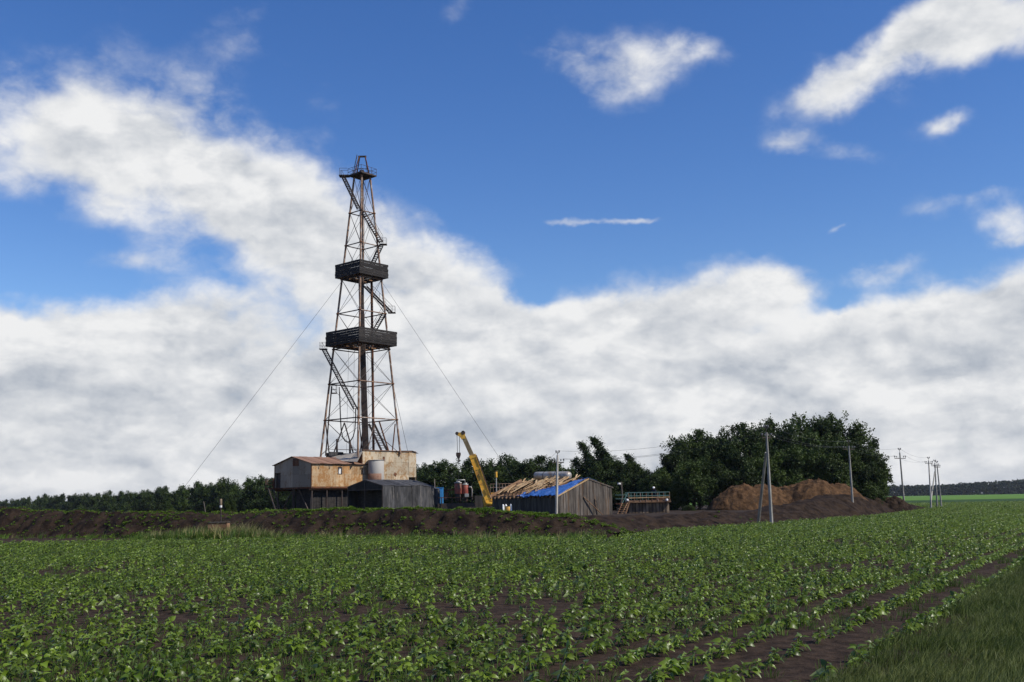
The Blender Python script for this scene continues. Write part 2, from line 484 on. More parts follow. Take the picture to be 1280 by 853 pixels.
def vnoise(x, y, seed=0):
    xi, yi = np.floor(x).astype(np.int64), np.floor(y).astype(np.int64)
    fx, fy = x - xi, y - yi
    fx, fy = fx * fx * (3 - 2 * fx), fy * fy * (3 - 2 * fy)
    def h(a, b):
        n = (a * 374761393 + b * 668265263 + seed * 974711) & 0xffffffff
        n = ((n ^ (n >> 13)) * 1274126177) & 0xffffffff
        return ((n ^ (n >> 16)) & 0xffff) / 65535.0
    return (h(xi, yi) * (1 - fx) + h(xi + 1, yi) * fx) * (1 - fy) + (h(xi, yi + 1) * (1 - fx) + h(xi + 1, yi + 1) * fx) * fy
def fbm(x, y, oct=5, seed=0, gain=.5):
    s, a, t = 0, 1.0, 0
    for i in range(oct):
        s = s + a * (vnoise(x, y, seed + i * 17) - .5); t += a
        a *= gain; x = x * 2.03 + 11.3; y = y * 2.03 + 5.7
    return s / t * 2

def scatter(name, pts, rots, scales, idx, protos, parent=None):
    """one object that plants the prototype meshes on points (ground cover)"""
    me = bpy.data.meshes.new(name)
    me.vertices.add(len(pts)); me.vertices.foreach_set('co', np.asarray(pts, np.float32).ravel())
    for nm, ty, arr in (('rot', 'FLOAT_VECTOR', rots), ('scl', 'FLOAT', scales), ('pick', 'INT', idx)):
        at_ = me.attributes.new(nm, ty, 'POINT')
        if ty == 'FLOAT_VECTOR': at_.data.foreach_set('vector', np.asarray(arr, np.float32).ravel())
        else: at_.data.foreach_set('value', np.asarray(arr, np.float32 if ty == 'FLOAT' else np.int32))
    o = link(bpy.data.objects.new(name, me), parent)
    col = bpy.data.collections.new(name + '_source')
    for i, pm in enumerate(protos):
        col.objects.link(bpy.data.objects.new('%s_source_%02d' % (name, i), pm))
    g = bpy.data.node_groups.new(name, 'GeometryNodeTree')
    g.interface.new_socket('Geometry', in_out='INPUT', socket_type='NodeSocketGeometry')
    g.interface.new_socket('Geometry', in_out='OUTPUT', socket_type='NodeSocketGeometry')
    n = g.nodes; gi, go = n.new('NodeGroupInput'), n.new('NodeGroupOutput')
    ci = n.new('GeometryNodeCollectionInfo'); ci.inputs['Collection'].default_value = col
    ci.inputs['Separate Children'].default_value = True; ci.inputs['Reset Children'].default_value = True
    ip = n.new('GeometryNodeInstanceOnPoints'); ip.inputs['Pick Instance'].default_value = True
    def named(nm, ty):
        a = n.new('GeometryNodeInputNamedAttribute'); a.data_type = ty; a.inputs['Name'].default_value = nm
        return a.outputs['Attribute']
    L = g.links.new
    er = n.new('FunctionNodeEulerToRotation'); L(named('rot', 'FLOAT_VECTOR'), er.inputs[0])
    L(gi.outputs[0], ip.inputs['Points']); L(ci.outputs[0], ip.inputs['Instance'])
    L(named('pick', 'INT'), ip.inputs['Instance Index'])
    L(er.outputs[0], ip.inputs['Rotation']); L(named('scl', 'FLOAT'), ip.inputs['Scale'])
    L(ip.outputs[0], go.inputs[0])
    md = o.modifiers.new('scatter', 'NODES'); md.node_group = g
    return o

# ------------------------------------------------------------------ ground and fields
PAD_Z = .95
ROW_AZ = R(31.5)
ROW = np.array((math.sin(ROW_AZ), math.cos(ROW_AZ))); ACROSS = np.array((math.cos(ROW_AZ), -math.sin(ROW_AZ)))
EDGE = np.array((4.3, 14.4))                       # a point on the line between field and grass verge

# one sheet to the horizon, finer and slightly ridged near the viewer
def ground_sheet():
    xs = np.concatenate([[-9000, -3000, -1000, -400, -150, -70], np.arange(-40, 60.1, .5), [90, 160, 400, 1000, 3000, 9000]])
    ys = np.concatenate([[-9000, -2000, -400, -80, -20, 0, 6], np.arange(10, 60.1, .5), [66, 75, 90, 120, 200, 400, 900, 2000, 5000, 12000]])
    X, Y = np.meshgrid(xs, ys)
    ac = (X - EDGE[0]) * ACROSS[0] + (Y - EDGE[1]) * ACROSS[1]
    near = ((X >= -39.5) & (X <= 59.5) & (Y >= 10.5) & (Y <= 59.5)).astype(float)
    Z = near * (.05 * fbm(X * .9, Y * .9, 4, 3) - .035)
    V = np.stack([X, Y, Z], -1).reshape(-1, 3)
    nx, ny = len(xs), len(ys)
    i = np.arange(nx * ny).reshape(ny, nx)
    Q = np.stack([i[:-1, :-1], i[:-1, 1:], i[1:, 1:], i[1:, :-1]], -1).reshape(-1, 4)
    return np_obj('ground', V, Q, 'soil', smooth=True)
tag(ground_sheet(), kind='structure')
tag(mesh_obj('field_dark_crop', [(40, 262, .03), (2600, 262, .03), (2600, 430, .03), (20, 430, .03)], [(0, 1, 2, 3)], 'far_crop'), kind='structure')
tag(mesh_obj('field_meadow', [(20, 430, .06), (4500, 430, .06), (4500, 1640, .06), (-400, 1640, .06)], [(0, 1, 2, 3)], 'far_meadow'), kind='structure')
tag(mesh_obj('field_beyond', [(-4500, 1640, .09), (6500, 1640, .09), (8000, 9000, .09), (-6000, 9000, .09)], [(0, 1, 2, 3)], 'far_crop'), kind='structure')

# grass verge beside the field, gently raised
def verge_sheet():
    t = np.concatenate([np.arange(-12, 80, 1.0), [90, 110, 150, 200, 260]]); s = np.concatenate([np.arange(0, 12, .6), [14, 20, 40, 120]])
    T, S = np.meshgrid(t, s)
    wob = .35 * fbm(T * .25, T * 0 + 3.1, 3, 8)
    P = EDGE + ROW * T[..., None] + ACROSS * (S + wob * np.exp(-S * .3))[..., None]
    Z = .012 + .28 * (1 - np.exp(-np.maximum(S - .4, 0) * .25)) + .05 * fbm(T * .6, S * .6, 3, 5) * np.minimum(S, 1)
    V = np.concatenate([P, Z[..., None]], -1).reshape(-1, 3)
    i = np.arange(T.size).reshape(T.shape)
    Q = np.stack([i[:-1, :-1], i[1:, :-1], i[1:, 1:], i[:-1, 1:]], -1).reshape(-1, 4)
    return np_obj('verge', V, Q[:, ::-1], 'verge_soil', smooth=True)
tag(verge_sheet(), kind='structure')

# raised drilling pad
MB().poly([(-80, 126, -.3), (3, 79.5, -.3), (70, 190, -.3), (20, 265, -.3), (-110, 225, -.3)], (0, 0, PAD_Z + .3)).build('pad', 'pad_soil')['kind'] = 'structure'

FRONT = [(-64, 109.5), (-51, 102.2), (-22.7, 85.2), (-2.3, 73.6), (6.0, 69.6)]
# side berm: toe and crest as measured (x, toe y, crest y on the photograph)
SIDE_PX = [(728, 669, 655), (745, 669, 643.5), (800, 666.5, 643), (870, 661.5, 643.5), (930, 657.5, 642), (985, 654, 639), (1040, 650, 629), (1085, 646, 619), (1110, 643.5, 621), (1135, 640.3, 625), (1155, 637.5, 630), (1170, 635.3, 635)]
SIDE = [tuple(on_ground(x_, y_)[:2]) for x_, y_, c_ in SIDE_PX]
SIDE_H = [at(x_, c_, on_ground(x_, y_).y + 3.2).z for x_, y_, c_ in SIDE_PX]
def berm(name, line, crest, inward, seed, wide=1.0):
    P = np.array(line, float)
    seg = np.linalg.norm(np.diff(P, axis=0), axis=1); cum = np.concatenate([[0], np.cumsum(seg)])
    t = np.arange(0, cum[-1], .28); s = np.arange(-.6, 9.2, .22)
    px_ = np.interp(t, cum, P[:, 0]); py_ = np.interp(t, cum, P[:, 1])
    d = P[-1] - P[0]; d /= np.linalg.norm(d); nrm = np.array((-d[1], d[0])) * inward
    h = np.interp(t, cum if len(crest) == len(cum) else np.linspace(0, cum[-1], len(crest)), crest)
    T, S = np.meshgrid(t, s); H = np.broadcast_to(h, T.shape)
    up = np.clip(S / (3.6 * wide), 0, 1); up = up * up * (3 - 2 * up) * .45 + up * .55
    dn = np.clip((S - 5.2 * wide) / 2.6, 0, 1); dn = dn * dn * (3 - 2 * dn)
    back = np.minimum(PAD_Z - .12, H)
    Z = H * up * (1 - dn) + back * dn
    body = np.clip(S / .8, 0, 1) * np.clip(H / .5, 0, 1)
    n1 = fbm(T * .35, S * .35, 4, seed); n2 = fbm(T * 1.5, S * 1.1, 5, seed + 5, .62)
    gul = fbm(T * .8, S * .12, 3, seed + 9)
    Z = Z + body * (.40 * n1 + .20 * n2 + .12 * gul) - .04
    off = S - body * (.75 * fbm(T * .22, S * .2, 3, seed + 3) + .34 * n2 + .32 * gul)
    X = px_ + nrm[0] * off; Y = py_ + nrm[1] * off
    V = np.stack([X, Y, Z], -1).reshape(-1, 3)
    i = np.arange(T.size).reshape(T.shape)
    Q = np.stack([i[:-1, :-1], i[:-1, 1:], i[1:, 1:], i[1:, :-1]], -1).reshape(-1, 4)
    o = np_obj(name, V, Q if inward > 0 else Q[:, ::-1], 'berm_soil', smooth=False)
    tag(o, kind='structure')
    return V.reshape(T.shape + (3,))
B1 = berm('berm', FRONT, [2.9, 2.85, 2.8, 2.6, 2.5, 2.35, 2.2, 2.1, 2.1, 2.08, 2.08, 2.1, 2.1, 2.12, 2.15, 2.12, 2.05, 1.9, 1.45, .25], 1, 21)
B2 = berm('berm', SIDE, SIDE_H, 1, 44)

def heap(name, c, rx, ry, h, lobes, seed, mat):
    g = np.linspace(-1.25, 1.25, 150)
    U, Vv = np.meshgrid(g, g)
    Z = np.zeros_like(U)
    for (lx, ly, lr, lh) in lobes:
        d = np.sqrt(((U - lx) / lr) ** 2 + ((Vv - ly) / (lr * 1.2)) ** 2)
        Z = np.maximum(Z, lh * np.clip(1.06 - d ** 1.9, 0, 1))
    X, Y = U * rx, Vv * ry
    Z = np.where(Z > 0, h * Z, -1.2) + np.clip(Z * 4, 0, 1) * min(1, h / 2.5) * (.45 * fbm(X * .30, Y * .30, 4, seed) + .45 * (.3 - np.abs(fbm(X * .6, Y * .6, 4, seed + 8))) + .42 * fbm(X * 1.6, Y * 1.6, 5, seed + 4, .7))
    V = np.stack([X, Y, Z - .05], -1).reshape(-1, 3)
    i = np.arange(U.size).reshape(U.shape)
    Q = np.stack([i[:-1, :-1], i[:-1, 1:], i[1:, 1:], i[1:, :-1]], -1).reshape(-1, 4)
    o = np_obj(name, V, Q, mat)
    o.location = c
    return o
hc = at(988, 640, 139)
tag(heap('soil_heap', (hc.x, 139, .9), 11.6, 7.0, 3.6, [(-.55, .0, .42, .90), (-.30, .05, .42, .88), (.05, .1, .40, .86), (.28, .0, .46, 1.0), (.55, .1, .42, .86)], 5, 'ochre_soil'),
    'large ochre brown heap of excavated soil in front of the tree grove', 'soil heap')
h2 = at(1100, 630, 152)
tag(heap('soil_heap', (h2.x, 152, .3), 5.5, 5.0, 2.6, [(-.35, 0, .6, 1.0), (.35, .1, .55, .75)], 15, 'berm_soil'),
    'low dark brown soil heap at the foot of the grove beside the ochre heap', 'soil heap')

# ------------------------------------------------------------------ drilling derrick
DY = 150.0
DC = Vector((at(451, 568, DY).x, DY, PAD_Z))
def zl(py): return at(451, py, DY).z - DC.z        # height above the pad of a level on the tower axis
derrick = thing('drilling_derrick', 'tall rusty steel lattice drilling derrick with two black plank windbreaks', 'derrick', DC)
TH = R(4.5)
Z0, Z1 = zl(572), zl(222)
def half(z): return 5.80 + (1.20 - 5.80) * (z - Z0) / (Z1 - Z0)
DIRS = [Vector((-1, 0)), Vector((0, -1)), Vector((1, 0)), Vector((0, 1))]        # left, front, right, back corner
def corner(k, z, f=1.0, add=0.0):
    d = DIRS[k]; r = half(z) * f + add
    x, y = d.x * r, d.y * r
    return Vector((x * math.cos(TH) - y * math.sin(TH), x * math.sin(TH) + y * math.cos(TH), z))
def lp(px, py, Y=DY): return at(px, py, Y) - DC
for k in range(4):
    rod('leg', derrick, corner(k, Z0 - (1.2 if k in (0, 3) else .25 if k == 1 else -.35)), corner(k, Z1), .15, 'leg_steel')
levels = [Z0 + .4, zl(525.3), zl(480.3), zl(437), zl(392.5), zl(350), zl(307.6), zl(267), Z1]
for li, z in enumerate(levels[:-1]):
    for k in range(4):
        if li: rod('girt', derrick, corner(k, z), corner((k + 1) % 4, z), .085, 'leg_steel' if k in (1,) else 'dark_steel')
        if li: piece('joint', derrick, corner(k, z), (.24, .24, .18), 'rust_steel', kind='tube')
        za, zb = z, levels[li + 1]
        rod('brace', derrick, corner(k, za), corner((k + 1) % 4, zb), .030, 'dark_steel', 'thin')
        rod('brace', derrick, corner((k + 1) % 4, za), corner(k, zb), .030, 'dark_steel', 'thin')
# windbreak boxes of black horizontal planks
def windbreak(rh, zt, zb, nplank, label):
    w = MB()
    # floor ring of boards seen from below
    def cr(k, r, z):
        d = DIRS[k]; x, y = d.x * r, d.y * r
        return Vector((x * math.cos(TH) - y * math.sin(TH), x * math.sin(TH) + y * math.cos(TH), z))
    for k in range(4):
        a, b = cr(k, rh - .1, zb + .1), cr((k + 1) % 4, rh - .1, zb + .1)
        ia, ib = cr(k, rh * .45, zb + .1), cr((k + 1) % 4, rh * .45, zb + .1)
        if k != 2: w.poly([a, b, ib, ia], (0, 0, .06))
    base = w.build('windbreak', 'old_wood', derrick); base['label'] = label
    hgt = (zt - zb) / nplank
    rng = random.Random(int(rh * 100))
    for k in range(4):
        for i in range(nplank):
            a, b = cr(k, rh, 0), cr((k + 1) % 4, rh, 0)
            z = zb + (i + .5) * hgt
            n = ((a + b) / 2).normalized(); o = n * (.03 * (i % 2) + rng.uniform(0, .03))
            ext = (b - a).normalized() * rng.uniform(-.02, .12)
            bar('plank', base, a + Vector((0, 0, z)) + o - ext, b + Vector((0, 0, z)) + o + ext, hgt * .93, .05, 'black_plank', up=tuple(n))
        # joists under the floor
        bar('joist', base, cr(k, rh * .8, zb - .06), cr((k + 1) % 4, rh * .8, zb - .06), .16, .16, 'dark_steel')
    for f in (-.5, 0, .5):
        p = cr(0, rh, zb - .02) * (1 - (f + 1) / 2) + cr(1, rh, zb - .02) * ((f + 1) / 2)
        q = cr(3, rh, zb - .02) * (1 - (f + 1) / 2) + cr(2, rh, zb - .02) * ((f + 1) / 2)
        for i in range(2):
            s, e = (0, .3) if i == 0 else (.7, 1)
            bar('joist', base, p.lerp(q, s), p.lerp(q, e), .12, .14, 'old_wood')
windbreak(3.86, zl(331.5), zl(348.5), 6, 'upper windbreak of black planks round the derrick')
windbreak(5.15, zl(415.5), zl(433.5), 6, 'lower and wider windbreak of black planks round the derrick')

# crown platform, rails, gin pole
def crown():
    z = zl(221)
    m = MB(); r = 2.15
    def cr(k, r, z):
        d = DIRS[k]; x, y = d.x * r, d.y * r
        return Vector((x * math.cos(TH) - y * math.sin(TH), x * math.sin(TH) + y * math.cos(TH), z))
    m.poly([cr(k, r, z) for k in range(4)], (0, 0, .22))
    m.box(cr(0, r + .55, z + .05), (1.5, 1.1, .14))
    p = m.build('crown_platform', 'dark_steel', derrick)
    rl = [cr(0, r, z), cr(1, r, z), cr(2, r, z), cr(3, r, z)]
    for k in range(4):
        a, b = rl[k], rl[(k + 1) % 4]
        for h in (.65, 1.2): rod('rail', p, a + Vector((0, 0, h)), b + Vector((0, 0, h)), .03, 'dark_steel', 'thin')
        for f in (0, .33, .66): rod('rail_post', p, a.lerp(b, f), a.lerp(b, f) + Vector((0, 0, 1.2)), .03, 'dark_steel', 'thin')
    e = cr(0, r + 1.2, z)
    for s in (-.5, .5):
        rod('rail', p, e + Vector((0, s, 1.15)), cr(0, r, z) + Vector((0, s, 1.15)), .03, 'dark_steel', 'thin')
        rod('rail_post', p, e + Vector((0, s, 0)), e + Vector((0, s, 1.15)), .03, 'dark_steel', 'thin')
    g = derrick
    top = zl(196)
    for k in (0, 1): pass
    for (xa, ya, xb, yb) in ((-1.15, -.5, -.45, -.15), (1.15, -.5, .45, -.15), (-.95, .6, -.42, .15), (.95, .6, .42, .15)):
        rod('gin_pole_leg', g, (xa, ya, z + .2), (xb, yb, top), .085, 'rust_steel')
    bar('gin_pole_beam', g, (-.62, 0, top), (.62, 0, top), .22, .24, 'dark_steel')
    rod('gin_pole_brace', g, (-.85, -.35, z + 1.1), (.85, -.35, z + 1.1), .05, 'dark_steel')
    lad = MB(); a, b = Vector((-1.35, -.4, z + .2)), Vector((-.75, -.3, top - .1))
    for s in (-.18, .18): lad.bar(a + Vector((0, s, 0)), b + Vector((0, s, .3)), .05, .05)
    for i in range(8): lad.bar(a.lerp(b, (i + .5) / 8) + Vector((0, -.18, 0)), a.lerp(b, (i + .5) / 8) + Vector((0, .18, 0)), .04, .04)
    lad.build('ladder', 'dark_steel', g)
    piece('crown_block', g, (0, 0, z + .55), (.62, 1.3, .6), 'dark_steel')
crown()

def stair(parent, a, b, out, width=.75, rail=True, name='stair_flight'):
    """steep steel stair from a (top) to b; `out` points away from the structure"""
    a, b, out = Vector(a), Vector(b), Vector(out).normalized() * width
    m = MB()
    for o in (Vector(), out): m.bar(a + o, b + o, .06, .22)
    n = max(4, int((b - a).length / .34))
    for i in range(n):
        p = a.lerp(b, (i + .5) / n)
        m.bar(p, p + out, .24, .05)
    st = m.build(name, 'dark_steel', parent)
    if rail:
        up = Vector((0, 0, 1.0))
        rod('handrail', st, a + out + up, b + out + up, .03, 'dark_steel', 'thin')
        rod('handrail', st, a + out + up * .5, b + out + up * .5, .02, 'dark_steel', 'thin')
        for i in range(5):
            p = a.lerp(b, i / 4) + out
            rod('rail_post', st, p, p + up, .025, 'dark_steel', 'thin')
    return st
def landing(k, z, f):
    c = corner(k, z, 1.0, f)
    st = piece('landing', derrick, c, (1.1, .9, .1), 'dark_steel')
    m = MB()
    for (x, y) in ((-.5, -.4), (.5, -.4), (-.5, .4), (.5, .4)): m.bar(c + Vector((x, y, 0)), c + Vector((x, y, 1.0)), .03, .03)
    for h in (.55, 1.1):
        m.bar(c + Vector((-.5, -.4, h * .9)), c + Vector((.5, -.4, h * .9)), .03, .03); m.bar(c + Vector((-.5, .4, h * .9)), c + Vector((.5, .4, h * .9)), .03, .03)
    m.build('landing_rail', 'dark_steel', derrick)
def fnorm(k):
    a = (corner(k, Z0) + corner((k + 1) % 4, Z0)) / 2
    return Vector((a.x, a.y, 0)).normalized()
stair(derrick, corner(0, zl(222.5), 1, 1.35), corner(1, zl(268), 1, .25), fnorm(0), .7)
stair(derrick, corner(1, zl(269), 1, -.1), corner(2, zl(304), 1, .35), fnorm(1), .7)
landing(2, zl(306), .85)
stair(derrick, corner(2, zl(306.5), 1, .3), corner(3, zl(331), 1, .3).lerp(corner(2, zl(331)), .35), fnorm(2), .7)
stair(derrick, corner(3, zl(352), 1, .1), corner(2, zl(390), 1, .5), fnorm(2), .8)
landing(2, zl(391.5), 1.0)
stair(derrick, corner(2, zl(392), 1, .2), corner(3, zl(418), 1, 0).lerp(corner(2, zl(418)), .4), fnorm(2) * -1, .7)
landing(0, zl(436.5), 1.5)
stair(derrick, corner(0, zl(437), 1, 1.1), corner(1, zl(516), 1, .1).lerp(corner(0, zl(516)), .02), fnorm(0), .75)

# racked drill pipes, guide post, struts on the drill floor
rng = random.Random(4)
for i in range(5):
    for j in range(3):
        b_ = lp(457.5, 570) + Vector(((i - 2) * .19, (j - 1) * .24, -.8)); t_ = lp(450.6, 334) + Vector(((i - 2) * .125, (j - 1) * .15, rng.uniform(-.4, .9)))
        rod('drill_pipe', derrick, b_, t_, .088, 'dark_steel')
rod('guide_post', derrick, lp(467, 574, 152), lp(464.5, 352, 152), .19, 'rust_steel')
STRUTS = [(407, 570, 414.6, 483, .10, 'dark_steel'), (411.7, 570, 407, 528, .09, 'dark_steel'), (421.2, 570, 421.2, 549, .14, 'dark_steel'),
          (416, 570, 430.5, 528.6, .09, 'dark_steel'), (430.5, 528.6, 442, 568, .10, 'dark_steel'), (437.5, 570, 437.5, 550, .15, 'dark_steel'),
          (424, 484, 426.3, 536, .07, 'dark_steel'), (474, 527, 487, 568, .11, 'rust_steel'), (494, 530, 490, 568, .09, 'rust_steel'),
          (469, 527, 460, 560, .07, 'leg_steel'), (449, 527, 453, 568, .08, 'dark_steel'), (450, 568, 453, 540, .08, 'rust_steel')]
for (xa, ya, xb, yb, r_, mt) in STRUTS: rod('strut', derrick, lp(xa, ya), lp(xb, yb), r_, mt)
st = MB()
for o in (0, 1.0): st.bar(lp(461, 530) + Vector((o * .7, o, 0)), lp(479, 568) + Vector((o * .7, o, 0)), .10, .30)
for i in range(12):
    p = lp(461, 530).lerp(lp(479, 568), (i + .5) / 12); st.bar(p, p + Vector((.7, 1.0, 0)), .08, .08)
st.build('pipe_slide', 'dark_steel', derrick)
hose = [lp(*q) for q in ((424.5, 490), (425.5, 520), (426.5, 538), (428.5, 547), (431.5, 551.5), (435, 553), (438.5, 550.8), (441.5, 546), (443.5, 538), (444.4, 525), (444.6, 511))]
MB().path(hose, .085, 8).build('rotary_hose', 'rubber', derrick, True)
cr_ = lp(417.5, 488)
m = MB(); m.box(cr_ + Vector((0, 0, -.45)), (.75, .75, .12))
for (x, y) in ((-.36, -.36), (.36, -.36), (-.36, .36), (.36, .36)): m.bar(cr_ + Vector((x, y, -.4)), cr_ + Vector((x, y, .75)), .05, .05)
for h in (.1, .7):
    for s in (-.36, .36): m.bar(cr_ + Vector((-.36, s, h)), cr_ + Vector((.36, s, h)), .05, .05)
m.build('cradle', 'dark_steel', derrick)
for (k, px, py, Y) in ((0, 206, 641, 150), (2, 664, 632, 150)):
    rod('guy_wire', derrick, corner(k, zl(352)), lp(px, py, Y), .020, 'wire', 'thin')
rod('guy_wire', derrick, corner(2, zl(480)), lp(512, 575, 154), .025, 'wire', 'thin')
for dx in (-.35, -.1, .2, .45): rod('hoist_line', derrick, (dx, .1, zl(226)), lp(450.5 + dx * 3, 520), .022, 'wire', 'thin')
for (xa, xb) in ((436, 424), (443, 436), (459, 474), (463, 484)): rod('hanging_line', derrick, lp(xa, 430, 149), lp(xb * .25 + xa * .75, 566, 149), .018, 'wire', 'thin')

# ------------------------------------------------------------------ buildings round the derrick
AX = R(48)
def frame(px, py, Y, z=None):
    p = at(px, py, Y)
    return Vector((p.x, Y, PAD_Z if z is None else z))

# cabin on stilts
CB = frame(389, 634, 139)
cabin = thing('rig_cabin', 'raised rusty sheet metal cabin with gabled red roof beside the derrick', 'cabin', CB, AX)
cz0, cz1 = at(389, 608.5, 139).z - PAD_Z, at(389, 579.5, 139).z - PAD_Z
cr = at(363.5, 571.8, 142).z - PAD_Z
CL, CW = 10.9, 8.4
rng = random.Random(9)
nc = 8
for i in range(nc):
    for (za, zb) in ((cz0, cz0 + .55 * (cz1 - cz0)), (cz0 + .55 * (cz1 - cz0), cz1)):
        x0, x1 = CL * i / nc, CL * (i + 1) / nc
        wins = [w for w in ((3, .30), (6, .55)) if w[0] == i]
        low = za == cz0
        t = .05 + rng.uniform(0, .012)
        if wins and not low:
            # sheet with an opening cut for the window
            wx = x0 + (x1 - x0) * .5; hw, z0w, z1w = .30, za + .02, za + .92
            mb = MB()
            mb.box(((x0 + wx - hw) / 2, -t / 2, (za + zb) / 2), (wx - hw - x0 - .012, t, zb - za - .012))
            mb.box(((x1 + wx + hw) / 2, -t / 2, (za + zb) / 2), (x1 - wx - hw - .012, t, zb - za - .012))
            mb.box((wx, -t / 2, (zb + z1w) / 2), (2 * hw, t, zb - z1w - .012))
            mb.build('wall_sheet', 'cabin_sheet', cabin)
            wf = MB()
            for (c, s) in (((wx, -t - .02, z0w), (2 * hw + .16, .07, .08)), ((wx, -t - .02, z1w), (2 * hw + .16, .07, .08)), ((wx - hw, -t - .021, (z0w + z1w) / 2), (.08, .07, z1w - z0w)), ((wx + hw, -t - .021, (z0w + z1w) / 2), (.08, .07, z1w - z0w))):
                wf.box(c, s)
            wn = wf.build('window', 'dark_steel', cabin)
            pane = piece('pane', wn, (wx, .03, (z0w + z1w) / 2), (2 * hw, .02, z1w - z0w), 'white_paint' if i == 3 else 'glass_dark')
            pane['label'] = 'pale covered pane' if i == 3 else 'dark open pane'
        else:
            piece('wall_sheet', cabin, ((x0 + x1) / 2, -t / 2, (za + zb) / 2), (x1 - x0 - .012, t, zb - za - .012), 'cabin_sheet')
# gable end: grey sheets cut to the roof line, with a doorway at the far side
def roofz(y): return cz1 + (cr - cz1) * (1 - abs(y - CW / 2) / (CW / 2))
ng = 6
for j in range(ng):
    y0, y1 = CW * j / ng + .006, CW * (j + 1) / ng - .006
    zm = cz0 + 1.7
    if j == ng - 1: zlow = cz0 + 2.05
    else:
        MB().poly([(0, y0, cz0), (0, y1, cz0), (0, y1, zm - .006), (0, y0, zm - .006)], (-.05 - .01 * rng.random(), 0, 0)).build('wall_sheet', 'grey_sheet', cabin)
        zlow = zm + .006
    pts = [(0, y0, zlow), (0, y1, zlow), (0, y1, roofz(y1)), (0, y0, roofz(y0))]
    MB().poly(pts, (-.05 - .01 * rng.random(), 0, 0)).build('wall_sheet', 'grey_sheet', cabin)
piece('vent_panel', cabin, (-.085, CW * .41, cz1 + .28), (.06, 1.3, 1.0), 'rust_steel')
piece('back_wall', cabin, (CL / 2, CW, (cz0 + cz1) / 2), (CL, .06, cz1 - cz0), 'grey_sheet')
piece('door', cabin, (.25, CW * (ng - .5) / ng, cz0 + 1.0), (.05, CW / ng - .1, 2.0), 'dark_steel')
piece('floor', cabin, (CL / 2, CW / 2, cz0 - .12), (CL + .2, CW + .2, .2), 'rust_steel')
nr = 9
for side in (0, 1):
    rf = None
    for i in range(nr):
        x0, x1 = -.25 + (CL + .5) * i / nr, -.25 + (CL + .5) * (i + 1) / nr
        ye = -.35 if side == 0 else CW + .35
        ze = cz1 - .35 * (cr - cz1) / (CW / 2)
        t = .05 + rng.uniform(0, .03)
        pts = [(x0 - .04, ye, ze + .06), (x1 + .04, ye, ze + .06), (x1 + .04, CW / 2, cr + .06), (x0 - .04, CW / 2, cr + .06)]
        MB().poly([(p[0], p[1], p[2] + (.035 if i % 2 else 0)) for p in pts], (0, 0, t * .6)).build('roof_sheet', 'roof_sheet', cabin)
bar('eave_beam', cabin, (-.2, -.12, cz1 - .02), (CL + .2, -.12, cz1 - .02), .10, .10, 'dark_steel')
for y in (0, CW): bar('corner_post', cabin, (-.075, y - .03, cz0 - .2), (-.075, y - .03, cz1), .09, .09, 'rust_steel')
for i in range(6): bar('eave_bracket', cabin, (CL * (i + .6) / 6, -.1, cz1 - .75), (CL * (i + .6) / 6, -.3, cz1 - .05), .05, .05, 'dark_steel')
# stilts and under-framing
for x in (.3, 2.8, 5.4, 8.0, 10.4):
    for y in (.3, CW * .5, CW - .4):
        bar('stilt', cabin, (x, y, -.2), (x, y, cz0 - .22), .16, .16, 'dark_steel')
for (x, y0, y1) in ((.3, .4, 3.2), (.3, CW - .5, 4.4), (2.8, .4, 3.2), (5.4, .4, 3.2)):
    bar('knee_brace', cabin, (x, y0, .1), (x, y1, cz0 - .25), .13, .13, 'dark_steel')
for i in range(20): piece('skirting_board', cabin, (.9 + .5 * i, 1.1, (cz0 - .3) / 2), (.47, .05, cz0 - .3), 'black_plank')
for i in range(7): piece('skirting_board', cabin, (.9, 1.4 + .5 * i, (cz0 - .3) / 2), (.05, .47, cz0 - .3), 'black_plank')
for y in (.3, CW - .4): bar('sill_beam', cabin, (-.1, y, cz0 - .36), (CL, y, cz0 - .36), .2, .24, 'rust_steel')
# porch with rails and steps at the far corner of the gable
piece('porch_deck', cabin, (-.75, CW - .7, cz0 - .08), (1.4, 1.9, .12), 'rust_steel')
pm = MB()
for (x, y) in ((-1.4, CW + .2), (-1.4, CW - 1.6), (-.05, CW + .2)): pm.bar((x, y, cz0), (x, y, cz0 + 1.25), .07, .07)
for h in (.45, .85, 1.25): pm.bar((-1.4, CW + .2, cz0 + h), (-1.4, CW - 1.6, cz0 + h), .05, .07); pm.bar((-1.4, CW + .2, cz0 + h), (-.05, CW + .2, cz0 + h), .05, .07)
pm.build('porch_rail', 'rust_steel', cabin)
MB().box((-1.42, CW - .1, cz0 + .85), (.04, .55, .8)).build('porch_panel', 'cabin_sheet', cabin)
stair(cabin, (-1.3, CW - 1.5, cz0 - .15), (-1.6, CW - 4.3, 0), (-1, 0, 0), .8, False, 'steps')

